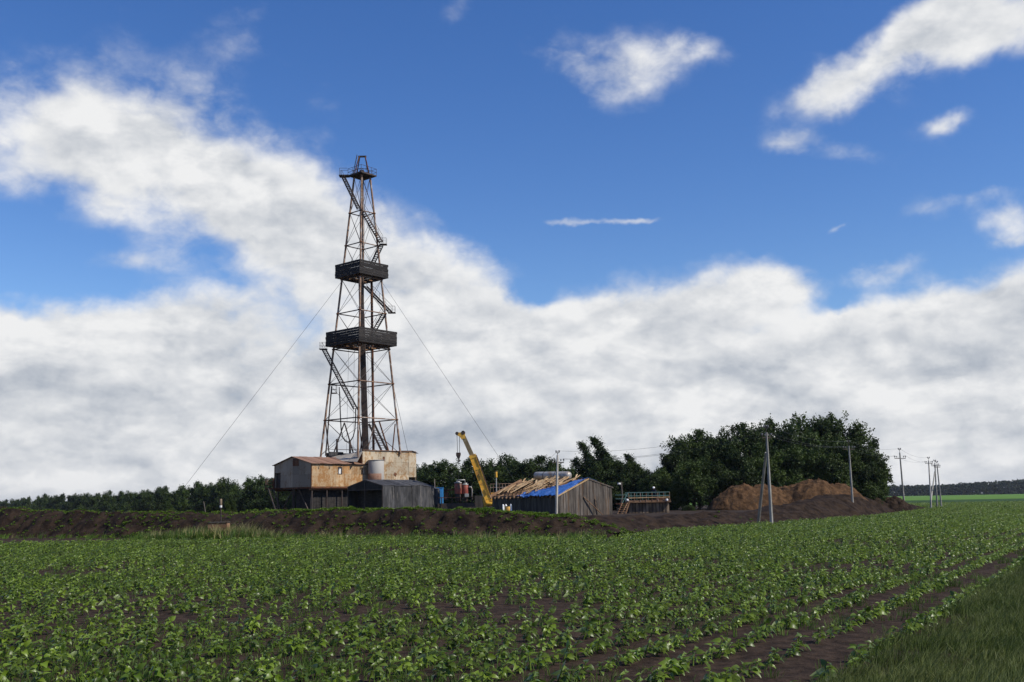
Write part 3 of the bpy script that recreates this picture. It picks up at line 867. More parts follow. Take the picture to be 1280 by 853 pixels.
# drill floor house
HB = frame(452.5, 634, 145.5)
house = thing('drill_floor_house', 'flat roofed cream and rust sheet metal house under the derrick legs', 'rig house', HB, AX)
hz1, hz0 = at(452.5, 563, 145.5).z - PAD_Z, at(452.5, 603, 145.5).z - PAD_Z - .4
HL, HW = 10.2, 8.2
rng = random.Random(12)
for i in range(7):
    x0, x1 = HL * i / 7, HL * (i + 1) / 7
    rows = ((hz0, hz0 + 1.5), (hz0 + 1.5, hz0 + 3.3), (hz0 + 3.3, hz1)) if i < 6 else ((hz0 + 1.15, hz0 + 2.6), (hz0 + 2.6, hz1))
    for (za, zb) in rows:
        piece('wall_sheet', house, ((x0 + x1) / 2, -.03 - rng.uniform(0, .03) - (.05 if i == 6 else 0), (za + zb) / 2), (x1 - x0 - .012, .06, zb - za - .012), 'house_sheet')
for j in range(5):
    y0, y1 = HW * j / 5, HW * (j + 1) / 5
    piece('end_sheet', house, (-.03, (y0 + y1) / 2, (hz0 + hz1 - .5) / 2), (.06, y1 - y0 - .012, hz1 - hz0 - .5), 'rust_steel')
    piece('end_sheet', house, (HL + .03, (y0 + y1) / 2, (hz0 + hz1) / 2), (.06, y1 - y0 - .012, hz1 - hz0), 'house_sheet')
piece('back_wall', house, (HL / 2, HW, (hz0 + hz1) / 2), (HL, .06, hz1 - hz0), 'grey_sheet')
for i in range(6): MB().poly([(HL * i / 6 - .1, -.25, hz1), (HL * (i + 1) / 6 - .1, -.25, hz1), (HL * (i + 1) / 6 - .1, HW, hz1 + .5), (HL * i / 6 - .1, HW, hz1 + .5)], (0, 0, .05 + .02 * (i % 2))).build('roof_sheet', 'roof_sheet', house)
MB().poly([(HL - .9, -.35, hz1 + .1), (HL + .35, -.2, hz1 - .25), (HL + .35, 2.2, hz1 - .1), (HL - .9, 2.2, hz1 + .22)], (0, 0, .05)).build('roof_flap', 'dark_steel', house)
piece('vent_opening', house, (3.9, -.10, hz0 + 3.75), (.35, .06, .62), 'rust_steel')
piece('patch_plate', house, (6.1, -.105, hz0 + 1.55), (.5, .04, .42), 'rust_steel', rot=(0, R(35), 0))
piece('hatch', house, (4.35, -.10, hz0 + .35), (.28, .06, .35), 'dark_steel')
for x in (.4, 3.4, 6.6, HL - .5):
    for y in (.4, HW - .5): bar('stilt', house, (x, y, -.2), (x, y, hz0), .22, .22, 'dark_steel')
piece('floor', house, (HL / 2, HW / 2, hz0 - .1), (HL, HW, .18), 'dark_steel')
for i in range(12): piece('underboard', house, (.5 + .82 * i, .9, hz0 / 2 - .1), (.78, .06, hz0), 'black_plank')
# lean-to roof on the side of the house
for i in range(5):
    a0, a1 = i / 5, (i + 1) / 5
    T0, T1 = Vector((-.05, -.2, hz1 - .15)), Vector((-.05, HW * .9, hz1 - .7))
    B0, B1_ = Vector((-1.9, -1.2, hz1 - 1.75)), Vector((-3.2, HW * .95, hz1 - 1.1))
    MB().poly([T0.lerp(T1, a0), T0.lerp(T1, a1), B0.lerp(B1_, a1), B0.lerp(B1_, a0)], (0, 0, .05 + .02 * (i % 2))).build('lean_to_sheet', 'lean_sheet', house)
pw = at(420, 569.5, 148.5) - HB
pw = Matrix.Rotation(-AX, 3, 'Z') @ pw
piece('parapet', house, (pw.x, pw.y, pw.z), (2.6, .1, 1.0), 'tar_paper')

# upright tank by the house wall
tb = at(470, 603, 145.9)
tank = thing('upright_tank', 'upright cylindrical tank, white above and rusty below, against the rig house wall', 'tank', (tb.x, 145.9, tb.z - .45))
th_ = at(470, 576.5, 145.9).z - tb.z + .45
piece('shell', tank, (0, 0, th_ / 2 + .1), (1.12, 1.12, th_), 'tank_sheet', kind='drum')
piece('rusty_skirt', tank, (-.02, 0, th_ * .24), (1.135, 1.135, th_ * .48), 'roof_sheet', kind='drum')
piece('rim', tank, (0, 0, th_ + .1), (1.17, 1.17, .09), 'galvanised', kind='drum')
for (x, y) in ((-.7, -.7), (.7, -.7), (-.7, .7), (.7, .7)): bar('leg', tank, (x, y, -(tb.z - .45 - PAD_Z) - .05), (x, y, .1), .12, .12, 'dark_steel')

# tar paper shelter in front
SB = frame(478.5, 634, 131)
shel = thing('tar_paper_shelter', 'low grey tar paper shelter with open dark gable below the rig house', 'shelter', SB, AX)
sz1 = at(478.5, 607.5, 131).z - PAD_Z; sr = at(455, 600.5, 133.4).z - PAD_Z
SL, SW = 10.0, 7.0
rng = random.Random(21)
ns = 10
for i in range(ns):
    x0, x1 = SL * i / ns, SL * (i + 1) / ns
    drop = max(0, (i - 7)) ** 2 * .11
    lean = rng.uniform(-.05, .06)
    zt = sz1 - drop + rng.uniform(-.06, .06)
    MB().poly([(x0 + .01, .0, -.05), (x1 - .01, .0, -.05), (x1 - .01, .12 + lean, zt), (x0 + .01, .12 + lean, zt)], (0, -.05 - rng.uniform(0, .05), 0)).build('tar_sheet', 'tar_paper', shel)
    MB().poly([(x0, .0 + lean, zt - .03), (x1, .0 + lean, zt - .03), (x1, SW / 2, sr - drop * .8), (x0, SW / 2, sr - drop * .8)], (0, 0, .05 + rng.uniform(0, .04))).build('roof_strip', 'tar_paper', shel)
    MB().poly([(x0, SW, sz1 - .03 - drop), (x1, SW, sz1 - .03 - drop), (x1, SW / 2, sr - drop * .8), (x0, SW / 2, sr - drop * .8)], (0, 0, .05 + rng.uniform(0, .04))).build('roof_strip', 'tar_paper', shel)
piece('back_wall', shel, (SL / 2, SW - .05, sz1 / 2), (SL, .06, sz1), 'shed_plank')
piece('end_wall', shel, (SL - .03, SW / 2, sz1 * .42), (.06, SW, sz1 * .84), 'shed_plank')
for (a, b) in (((0, .1, -.05), (0, .1, sz1)), ((0, SW - .1, -.05), (0, SW - .1, sz1)), ((0, .1, sz1 - .45), (0, SW - .1, sz1 - .45)), ((0, 0, sz1), (0, SW / 2, sr)), ((0, SW, sz1), (0, SW / 2, sr)), ((0, SW / 2, -.05), (0, SW / 2, sr))):
    bar('frame_post', shel, a, b, .11, .11, 'dark_steel')
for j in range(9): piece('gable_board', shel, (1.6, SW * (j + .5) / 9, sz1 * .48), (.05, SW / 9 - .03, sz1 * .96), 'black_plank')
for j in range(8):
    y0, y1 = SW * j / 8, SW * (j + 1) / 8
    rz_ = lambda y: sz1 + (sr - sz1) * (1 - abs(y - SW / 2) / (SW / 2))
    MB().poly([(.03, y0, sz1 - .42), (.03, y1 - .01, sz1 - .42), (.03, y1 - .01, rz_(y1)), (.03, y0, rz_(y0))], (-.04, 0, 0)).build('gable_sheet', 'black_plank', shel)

# ------------------------------------------------------------------ yard: cabinets, separator, crane
q = at(548.5, 627, 140)
cab = thing('blue_cabinet', 'bright blue metal cabinet standing beside the grey shelter', 'cabinet', (q.x, 140, q.z - .5))
w_ = 11.0 * 140 / 1280
piece('door', cab, (-w_ * .27, 0, 1.22), (w_ * .42, .75, 2.05), 'teal_paint')
piece('body', cab, (w_ * .22, 0, 1.24), (w_ * .55, .8, 2.12), 'blue_paint')
piece('roof_cap', cab, (0, 0, 2.34), (w_ * 1.04, .9, .06), 'blue_paint')
piece('plinth', cab, (.3, 0, .05), (w_ * 1.6, 1.1, .26), 'rust_steel')
rod('vent_pipe', cab, (-w_ * .47, .3, 2.3), (-w_ * .47, .3, 3.5), .05, 'galvanised')
for z in (.6, 1.2, 1.8): piece('hinge', cab, (-w_ * .47, -.39, z), (.05, .04, .14), 'dark_steel')

q = at(577, 632, 138)
sep = thing('mud_separator', 'rusty machine with two upright red cylinders left of the yellow crane boom', 'separator', (q.x, 138, PAD_Z))
def sl(px, py, Y=138): return at(px, py, Y) - Vector((q.x, 138, PAD_Z))
for (px, yt, yb, r, dy) in ((572.7, 604.5, 617.5, .47, -.2), (581.5, 606.5, 617.5, .40, .2)):
    a, b = sl(px, yt), sl(px, yb)
    d_ = piece('cylinder', sep, ((a.x + b.x) / 2, dy, (a.z + b.z) / 2), (r, r, a.z - b.z), 'red_paint', kind='drum')
    piece('cap', sep, (a.x, dy, a.z + .06), (r * 1.04, r * 1.04, .16), 'galvanised', kind='drum')
    piece('lid', sep, (a.x, dy, a.z + .2), (r * .6, r * .6, .16), 'galvanised', kind='drum')
    piece('cone', sep, (a.x, dy, b.z - .5), (r * .75, r * .75, 1.0), 'dark_steel', kind='drum')
MB().path([sl(571, 604), sl(571, 600.5), sl(581, 600), sl(581.5, 605)], .07, 8).build('top_pipe', 'galvanised', sep, True)
MB().path([sl(586, 609), sl(589, 609), sl(590, 612), sl(590, 625)], .09, 8).build('down_pipe', 'galvanised', sep, True)
MB().path([sl(555, 613.5), sl(560, 613), sl(568, 612)], .11, 8).build('inlet_pipe', 'rust_steel', sep, True)
piece('motor', sep, sl(558, 618), (.55, .6, .6), 'rust_steel')
piece('motor', sep, sl(583.5, 619.5), (.5, .6, .5), 'galvanised')
piece('pump', sep, sl(557, 623), (.5, .6, .5), 'dark_steel')
piece('skid', sep, (-.6, 0, 1.0), (5.0, 1.8, 1.1), 'dark_steel')
for x in (-2.6, -1.2, 0.2, 1.4): bar('frame_post', sep, (x, -.95, 0), (x, -.95, 2.3), .1, .1, 'dark_steel')
bar('frame_rail', sep, (-3.0, -.95, 2.3), (1.6, -.95, 2.3), .1, .1, 'rust_steel')
piece('side_panel', sep, (2.6, .2, 1.25), (1.7, .1, 2.5), 'shed_plank')

# truck crane, its chassis hidden behind the berm and the torn shed
CY = 136.0
qc = at(611, 630, CY)
crane = thing('truck_crane', 'yellow truck crane with raised telescopic boom and hanging hook block', 'crane', (qc.x, CY, PAD_Z))
def cl(px, py, Y=CY): return at(px, py, Y) - Vector((qc.x, CY, PAD_Z))
P0, P1, P2, P3 = cl(612.5, 631), cl(590.8, 570.5), cl(579.6, 546.5), cl(577.2, 543)
ax = (P1 - P0).normalized()
bm_ = bar('boom_base_section', crane, P0, P1, .80, .74, 'yellow_paint', up=(0, 1, 0))
side = Vector((ax.z, 0, -ax.x))
for s in (-.40, .40): bar('boom_rib', crane, P0 + side * s + Vector((0, -.43, 0)), P1 + side * s * .96 + Vector((0, -.43, 0)), .05, .10, 'yellow_paint', up=(0, 1, 0))
bar('boom_inner_section', crane, P1 - ax * .4, P2, .58, .56, 'boom_inner', up=(0, 1, 0))
bar('boom_collar', crane, P1 - ax * .25, P1 + ax * .18, .94, .92, 'yellow_paint', up=(0, 1, 0))
bar('boom_collar', crane, P1 - ax * 1.9, P1 - ax * 1.65, .90, .86, 'yellow_paint', up=(0, 1, 0))
bar('cable_tray', crane, P0 + ax * .8 + side * .44, P1 - ax * .3 + side * .44, .30, .10, 'dark_steel', up=(0, 1, 0))
for f in (.12, .28, .44, .60, .76): bar('boom_stiffener', crane, P0.lerp(P1, f) - ax * .03, P0.lerp(P1, f) + ax * .03, .84, .80, 'yellow_paint', up=(0, 1, 0))
for f in (.2, .52): bar('boom_plate', crane, P0.lerp(P1, f) + Vector((0, -.405, 0)), P0.lerp(P1, f + .12) + Vector((0, -.405, 0)), .02, .34, 'boom_inner', up=(0, 1, 0))
rod('boom_hose', crane, P1 - ax * 4 + side * .47, P1 + side * .5, .07, 'dark_steel')
hd = MB(); o_ = P2
hd.poly([cl(581.8, 548.5) + Vector((0, -.33, 0)), cl(577.0, 549.5) + Vector((0, -.33, 0)), cl(574.5, 546) + Vector((0, -.33, 0)), cl(569.8, 543.5) + Vector((0, -.33, 0)), cl(570.0, 540.8) + Vector((0, -.33, 0)), cl(575.5, 541) + Vector((0, -.33, 0)), cl(579.5, 539.6) + Vector((0, -.33, 0)), cl(581.2, 542) + Vector((0, -.33, 0))], (0, .66, 0))
hd.build('boom_head', 'yellow_paint', crane)
for (px, py, r) in ((571.3, 542.2, .22), (579, 541.2, .26)):
    sh = piece('sheave', crane, cl(px, py), (r, r, .74), 'dark_steel', rot=(R(90), 0, 0), kind='drum')
for (xa, xb) in ((571.2, 571.9), (574.4, 574.4)): rod('hoist_rope', crane, cl(xa, 543), cl(xb, 567), .035, 'wire', 'thin')
hk = MB()
hk.poly([cl(570.2, 566) + Vector((0, -.2, 0)), cl(575.8, 566) + Vector((0, -.2, 0)), cl(576, 568.5) + Vector((0, -.2, 0)), cl(574.4, 573.4) + Vector((0, -.2, 0)), cl(571.9, 573.4) + Vector((0, -.2, 0)), cl(570.1, 569.5) + Vector((0, -.2, 0))], (0, .4, 0))
hk.build('hook_block', 'dark_steel', crane)
MB().path([cl(573.2, 573), cl(573.2, 575), cl(574.2, 576), cl(573.2, 577.2), cl(572.2, 576.3)], .07, 8).build('hook', 'dark_steel', crane, True)
rod('sling', crane, cl(573.2, 577), cl(573.0, 601), .02, 'wire', 'thin')
rod('lift_cylinder', crane, cl(607, 634), cl(604.6, 620.5), .24, 'yellow_paint')
rod('lift_rod', crane, cl(604.8, 621.5), cl(599.8, 602.5), .13, 'white_paint')
piece('lift_lug', crane, cl(599.6, 602), (.42, .5, .42), 'yellow_paint')
# superstructure and carrier
piece('turntable', crane, (.9, 0, 1.35), (1.25, 1.25, .5), 'yellow_paint', kind='drum')
piece('counterweight', crane, (2.2, 0, 1.9), (1.2, 2.2, .9), 'yellow_paint')
piece('operator_cab', crane, (.9, .95, 2.1), (1.3, .85, 1.5), 'yellow_paint')
piece('cab_window', crane, (.9, 1.39, 2.35), (.9, .03, .8), 'glass_dark')
piece('chassis', crane, (2.0, 0, .85), (9.4, 2.3, .38), 'dark_steel')
piece('driver_cab', crane, (5.8, 0, 1.75), (1.8, 2.4, 1.7), 'yellow_paint')
piece('windscreen', crane, (6.72, 0, 2.1), (.03, 2.1, .75), 'glass_dark')
for x in (-1.6, -.3, 5.4):
    for s in (-1.0, 1.0):
        w = piece('wheel', crane, (x, s, .5), (.5, .5, .32), 'rubber', rot=(R(90), 0, 0), kind='drum')
        piece('rim', w, (0, 0, 0), (.55, .55, 1.06), 'yellow_paint', kind='drum')
for x in (-2.4, 3.4):
    for s in (-1.7, 1.7): rod('outrigger', crane, (x, s, -.05), (x, s, 1.0), .1, 'dark_steel')

# ------------------------------------------------------------------ torn shed with blue tarpaulin
SY = 112.0
DX = R(40)
pb = at(699, 643, SY)
shed = thing('plank_shed', 'grey plank shed with blue tarpaulin and torn open roof of loose boards', 'shed', (pb.x, SY, PAD_Z), DX)
inv = Matrix.Rotation(-DX, 3, 'Z')
def sh(px, py, Y): return inv @ (at(px, py, Y) - Vector((pb.x, SY, PAD_Z)))
GW, GL = 8.1, 11.4                                  # gable width along local x, length along local y
eL = at(699, 618.5, SY).z - PAD_Z
apx = 4.45; ap = at(737.5, 598.3, SY + apx * math.sin(DX)).z - PAD_Z
eR = at(767.5, 608.8, SY + GW * math.sin(DX)).z - PAD_Z
def rz(x): return eL + (ap - eL) * x / apx if x < apx else ap + (eR - ap) * (x - apx) / (GW - apx)
rng = random.Random(31)
x = 0.0
while x < GW - .05:
    w = min(rng.uniform(.26, .42), GW - x)
    x1 = x + w
    t = rng.uniform(.0, .05)
    dz = rng.uniform(-.05, .10)
    if x < apx < x1: pts = [(x, 0, -.1), (x1 - .02, 0, -.1), (x1 - .02, 0, rz(x1)), (apx, 0, ap), (x, 0, rz(x))]
    else: pts = [(x, 0, -.1), (x1 - .02, 0, -.1), (x1 - .02, 0, rz(x1) + dz * .5), (x, 0, rz(x) + dz * .5)]
    MB().poly([(p[0], -t, p[2]) for p in pts], (0, -.045, 0)).build('wall_plank', 'grey_plank', shed)
    x = x1
y = 0.0
while y < GL:
    w = rng.uniform(.28, .42)
    piece('side_plank', shed, (-.03 - rng.uniform(0, .04), y + w / 2, (eL - .1) / 2), (.045, w - .02, eL + .1 + rng.uniform(-.06, .04)), 'shed_plank')
    y += w
for i in range(36): piece('back_plank', shed, (GW, GL * (i + .5) / 36, (eR - .1) / 2), (.05, GL / 36 - .03, eR + .1), 'shed_plank')
for yy in (0.15, GL / 2, GL):
    for xx in (.08, GW - .1): bar('post', shed, (xx, yy, -.1), (xx, yy, rz(xx) - .08), .16, .16, 'old_wood')
nr = 17
for i in range(nr):
    yy = .3 + (GL - .3) * i / (nr - 1)
    sag = rng.uniform(-.12, .04) if 5 < i < nr - 1 else 0
    bar('rafter', shed, (-.35, yy, rz(-.35) - .09 + sag), (apx, yy + rng.uniform(-.1, .1), ap - .09), .13, .18, 'old_wood')
    if i < 6 or i % 3 == 0: bar('rafter', shed, (GW + .25, yy, rz(GW + .25) - .09), (apx, yy, ap - .09), .13, .18, 'old_wood')
bar('ridge_beam', shed, (apx, .1, ap - .22), (apx, GL, ap - .22), .14, .2, 'old_wood')
bar('eave_beam', shed, (.0, .1, eL - .12), (.0, GL, eL - .12), .14, .2, 'old_wood')
bar('verge_board', shed, (-.35, GL + .1, rz(-.35) + .1), (apx + .1, GL + .1, ap + .12), .08, .30, 'old_wood')
for f in (.15, .32, .5, .66, .82): bar('purlin', shed, (apx * f, 2.6 + 2 * f, rz(apx * f) + .06), (apx * f, GL, rz(apx * f) + .03), .10, .07, 'old_wood')
# loose boards left lying on the torn slope
for i in range(58):
    f0 = rng.uniform(.0, .85); ln = rng.uniform(.9, 3.6)
    yy = rng.uniform(2.4, GL - .2); tw = rng.uniform(-.9, 1.1)
    if yy < 4.2 and f0 < .45: yy += 2.6
    xa = apx * f0; xb = min(apx * .99, xa + ln * .86)
    lift = .10 + rng.uniform(0, .16)
    a, b = Vector((xa, yy, rz(xa) + lift)), Vector((xb, yy + tw, rz(xb) + lift + rng.uniform(-.03, .12)))
    bar('loose_board', shed, a, b, rng.uniform(.13, .24), .035, rng.choice(['fresh_wood', 'fresh_wood', 'fresh_wood', 'old_wood']), up=(-.4, 0, 1))
for i in range(14):
    yy = rng.uniform(1.0, 6.5); xa = rng.uniform(apx * .6, apx * .85)
    a = Vector((xa, yy, rz(xa) + .2)); b = a + Vector((rng.uniform(.5, 1.3), rng.uniform(-.9, .9), rng.uniform(.25, .8)))
    bar('loose_board', shed, a, b, .16, .04, 'fresh_wood', up=(-.4, 0, 1))
for (x0, x1, y0, y1) in ((.3, 1.3, 7.0, 10.5), (1.0, 2.2, 9.0, 14.0)):
    pass
# tarpaulin: wrinkled sheet over the near strip of the roof
def tarp(corners, nu, nv, seed, amp=.13):
    U, V_ = np.meshgrid(np.linspace(0, 1, nu), np.linspace(0, 1, nv))
    c = [np.array(p, float) for p in corners]
    P = (c[0][None, None] * ((1 - U) * (1 - V_))[..., None] + c[1] * (U * (1 - V_))[..., None] + c[2] * (U * V_)[..., None] + c[3] * ((1 - U) * V_)[..., None])
    P[..., 2] += amp * fbm(U * 7 + V_ * 2, V_ * 5, 4, seed) + amp * .8 * np.sin(V_ * 22 + 3 * fbm(U * 3, V_ * 3, 2, seed)) * .5 + .09
    i = np.arange(U.size).reshape(U.shape)
    Q = np.stack([i[:-1, :-1], i[:-1, 1:], i[1:, 1:], i[1:, :-1]], -1).reshape(-1, 4)
    o = np_obj('tarpaulin', P.reshape(-1, 3), Q, 'blue_tarp', shed, True)
    s_ = o.modifiers.new('thickness', 'SOLIDIFY'); s_.thickness = .02
    return o
def rp(x, y): return (x, y, rz(x) + .02)
tarp([rp(-.45, -.15), rp(apx * .97, -.15), rp(apx * .80, 1.3), rp(-.45, 2.6)], 60, 44, 3)
tarp([rp(-.45, 2.5), rp(apx * .55, 1.6), rp(apx * .36, 3.9), rp(-.45, 4.9)], 44, 44, 7)
tarp([rp(-.5, 4.8), rp(apx * .33, 3.8), rp(apx * .18, 6.0), rp(-.5, 6.4)], 40, 40, 11, .2)
tarp([rp(apx * 1.0, -.12), rp(apx + 1.3, -.12), rp(apx + 1.3, 1.2), rp(apx * 1.0, 1.6)], 10, 10, 13, .05)
bar('verge_board', shed, (-.3, -.12, rz(-.3) - .05), (apx, -.12, ap - .04), .05, .16, 'fresh_wood')
bar('verge_board', shed, (apx, -.12, ap - .04), (GW + .2, -.12, rz(GW + .2) - .04), .05, .14, 'grey_plank')
a, b = sh(732.5, 628, SY + 3), sh(750, 644, SY + 4)
bar('prop_board', shed, (3.6, -.12, 2.0), (5.9, -.75, -.05), .16, .05, 'old_wood')
bar('prop_board', shed, (5.3, -.12, 1.75), (6.0, -.6, -.05), .14, .05, 'grey_plank')
# rubbish below the torn eave
for i, (px, py, mt, lab) in enumerate(((629, 629, 'white_paint', 'white sack lying below the torn eave, furthest from the pole'), (632.5, 629, 'white_paint', 'white sack lying below the torn eave, second from the crane'), (638.5, 628.5, 'white_paint', 'white sack lying below the torn eave, nearest the tarpaulin'))):
    p = at(px, py, 108 + i)
    sk = heap('sack', (p.x, 108 + i, p.z - .25), .12, .11, .18, [(-.2, 0, .7, 1.0), (.3, 0, .6, .8)], 60 + i, mt)
    sk.scale = (1, 1, 1)
    tag(sk, lab, 'sack')
p = at(634, 631.5, 104); bx_ = thing('yellow_drum', 'small yellow drum in the weeds near the crane foot', 'drum', (p.x, 106, PAD_Z))
piece('body', bx_, (0, 0, .6), (.28, .28, 1.1), 'yellow_paint', kind='drum'); piece('lid', bx_, (0, 0, 1.16), (.29, .29, .05), 'dark_steel', kind='drum')
p = at(707.5, 644, 101)
tag(heap('clay_lump', (p.x, 101, p.z - .35), .30, .28, .55, [(0, 0, .8, 1.0)], 77, 'orange_clay'), 'small orange clay lump lying at the foot of the plank shed', 'lump')

# silver tank behind the shed
ta, tb2 = at(668.5, 595.3, 138), at(713, 594.8, 134)
htank = thing('horizontal_tank', 'long silver horizontal tank on trestles behind the torn shed roof', 'tank', ((ta.x + tb2.x) / 2, 136, PAD_Z))
o_ = htank.location.copy()
ha, hb = ta - o_, tb2 - o_
rad = 5.2 * 136 / 1280
d_ = (hb - ha).normalized()
mbt = MB(); n = 28
prof = [(0, .02), (.02, .55), (.18, .9), (.4, 1.0)]
ptsr = [(ha + d_ * (t * 1.0), rad * r) for t, r in prof] + [(hb - d_ * (t * 1.0), rad * r) for t, r in prof[::-1]]
mbt.path([p for p, r in ptsr], [r for p, r in ptsr], 28).build('shell', 'galvanised', htank, True)
for f in (.3, .62): rod('hoop', htank, ha.lerp(hb, f) - d_ * .05, ha.lerp(hb, f) + d_ * .05, rad * 1.03, 'dark_steel', 'drum')
for f in (.2, .8):
    c = ha.lerp(hb, f)
    for s in (-.5, .5): bar('trestle_leg', htank, (c.x, c.y + s * 1.5, -.1), (c.x, c.y + s * .7, c.z - rad * .7), .14, .14, 'dark_steel')
    bar('saddle', htank, (c.x, c.y - .7, c.z - rad * .9), (c.x, c.y + .7, c.z - rad * .9), .2, .25, 'dark_steel')

# lamp mast and railing beyond the crane
p = at(620.5, 612, 142)
mast = thing('signal_mast', 'thin grey mast with yellow lamp head above the railing', 'mast', (p.x, 142, PAD_Z))
zt = at(620.5, 592, 142).z - PAD_Z
rod('shaft', mast, (0, 0, -.1), (0, 0, zt - .5), .09, 'galvanised')
piece('lamp_head', mast, (0, 0, zt - .15), (.17, .17, .8), 'yellow_paint', kind='tube')
piece('cap', mast, (0, 0, zt + .3), (.2, .2, .08), 'dark_steel', kind='tube')
p = at(628, 612, 144)
rail = thing('railing', 'rusty pipe railing on a low wall behind the yellow crane boom', 'railing', (p.x, 144, PAD_Z))
w2 = 15 * 144 / 1280; z2 = at(628, 605, 144).z - PAD_Z
piece('low_wall', rail, (0, 0, (z2 - 1.1) / 2), (w2 * 2.2, .2, z2 - 1.1), 'shed_plank')
for i in range(9): rod('rail_post', rail, (w2 * (i / 4 - 1), 0, z2 - 1.1), (w2 * (i / 4 - 1), 0, z2), .04, 'leg_steel', 'thin')
for h in (0, .5): rod('rail', rail, (-w2, 0, z2 - h), (w2, 0, z2 - h), .04, 'leg_steel', 'thin')

# ------------------------------------------------------------------ stave tank with railings and the worker
MY = 124.0
pt = at(811, 643, MY)
pit = thing('stave_tank', 'brown plank mud tank with green railings and stair beside the shed', 'mud tank', (pt.x, MY, PAD_Z))
def pl(px, py, Y=MY): return at(px, py, Y) - Vector((pt.x, MY, PAD_Z))
xa, xb = pl(786, 640).x, pl(837, 640).x
zt = pl(811, 628.5).z; zr = pl(811, 615.8).z
n = 12
rng = random.Random(5)
for i in range(n):
    w = (xb - xa) / n
    piece('stave', pit, (xa + w * (i + .5), -rng.uniform(0, .08), zt / 2 - .1), (w - .09, .12, zt + .1), 'stave')
    if i % 2: bar('buttress', pit, (xa + w * i, -.13, -.1), (xa + w * i, -.10, zt - .05), .10, .09, 'dark_steel')
piece('back_wall', pit, ((xa + xb) / 2, 3.2, zt / 2), (xb - xa, .12, zt), 'shed_plank')
for s in (xa + .06, xb - .06): piece('end_wall', pit, (s, 1.65, zt / 2), (.12, 2.98, zt), 'shed_plank')
piece('deck', pit, ((xa + xb) / 2, 1.4, zt + .06), (xb - xa + .3, 3.9, .11), 'old_wood')
bar('kerb_beam', pit, (xa - .1, -.35, zt + .20), (xb + .1, -.35, zt + .20), .16, .28, 'old_wood')
bar('cross_pole', pit, (xa, -.5, zr - .62), (xb, -.5, zr - .58), .08, .09, 'fresh_wood')
for h in (0, .40):
    rod('rail', pit, (xa, -.45, zr - h), (xb, -.45, zr - h), .045, 'green_rail', 'thin'); rod('rail', pit, (xa, 3.2, zr - h), (xb, 3.2, zr - h), .045, 'green_rail', 'thin')
for i in range(8):
    x = xa + (xb - xa) * i / 7
    rod('rail_post', pit, (x, -.45, zt), (x, -.45, zr), .04, 'leg_steel', 'thin'); rod('rail_post', pit, (x, 3.2, zt), (x, 3.2, zr), .04, 'green_rail', 'thin')
wk = pl(770, 628.5)
piece('walkway', pit, ((wk.x + xa) / 2, .2, zt - .08), (xa - wk.x, .9, .14), 'rust_steel')
for h in (.5, .95): rod('rail', pit, (wk.x, .6, zt + h), (xa, .6, zt + h), .035, 'green_rail', 'thin')
for (tx, bx2, by) in ((778, 771, 643.5), (784.5, 776, 643.5), (786.5, 781, 643.5)):
    bar('stair_stringer', pit, pl(tx, 629, MY - .6), pl(bx2, by, MY - 1.8) - Vector((0, 0, .2)), .09, .16, 'old_wood')
for i in range(6):
    f = (i + .5) / 6
    bar('stair_tread', pit, pl(778, 629, MY - .6).lerp(pl(771, 643.5, MY - 1.8), f), pl(786, 629, MY - .6).lerp(pl(780, 643.5, MY - 1.8), f), .22, .04, 'old_wood')
bar('stair_rail', pit, pl(785, 615.5, MY - .6), pl(778, 629, MY - 1.4), .05, .05, 'green_rail')
for i, (px_, py_) in enumerate(((784, 625.3), (833.5, 625))):
    piece('float_ball', pit, pl(px_, py_, MY - .5), (.16, .16, .26), 'white_paint', kind='tube')
piece('pump_box', pit, pl(826, 625.5, MY + .6), (1.3, .9, .55), 'rust_steel')

p = at(777, 603, 127)
ps = thing('bent_post', 'crooked weathered grey post standing behind the stair of the mud tank', 'post', (p.x, 127, PAD_Z))
o_ = ps.location.copy()
MB().path([at(774.5, 643, 127) - o_, at(776, 630, 127) - o_, at(778, 620, 127) - o_, at(777, 610, 127) - o_, at(776.6, 602.5, 127) - o_], [.14, .13, .11, .1, .09], 8).build('shaft', 'grey_plank', ps, True)
piece('lamp', ps, at(773.8, 605, 127) - o_, (.2, .2, .24), 'white_paint', kind='tube')
bar('lamp_arm', ps, at(773.8, 604.5, 127) - o_, at(776.8, 604.2, 127) - o_, .05, .05, 'dark_steel')

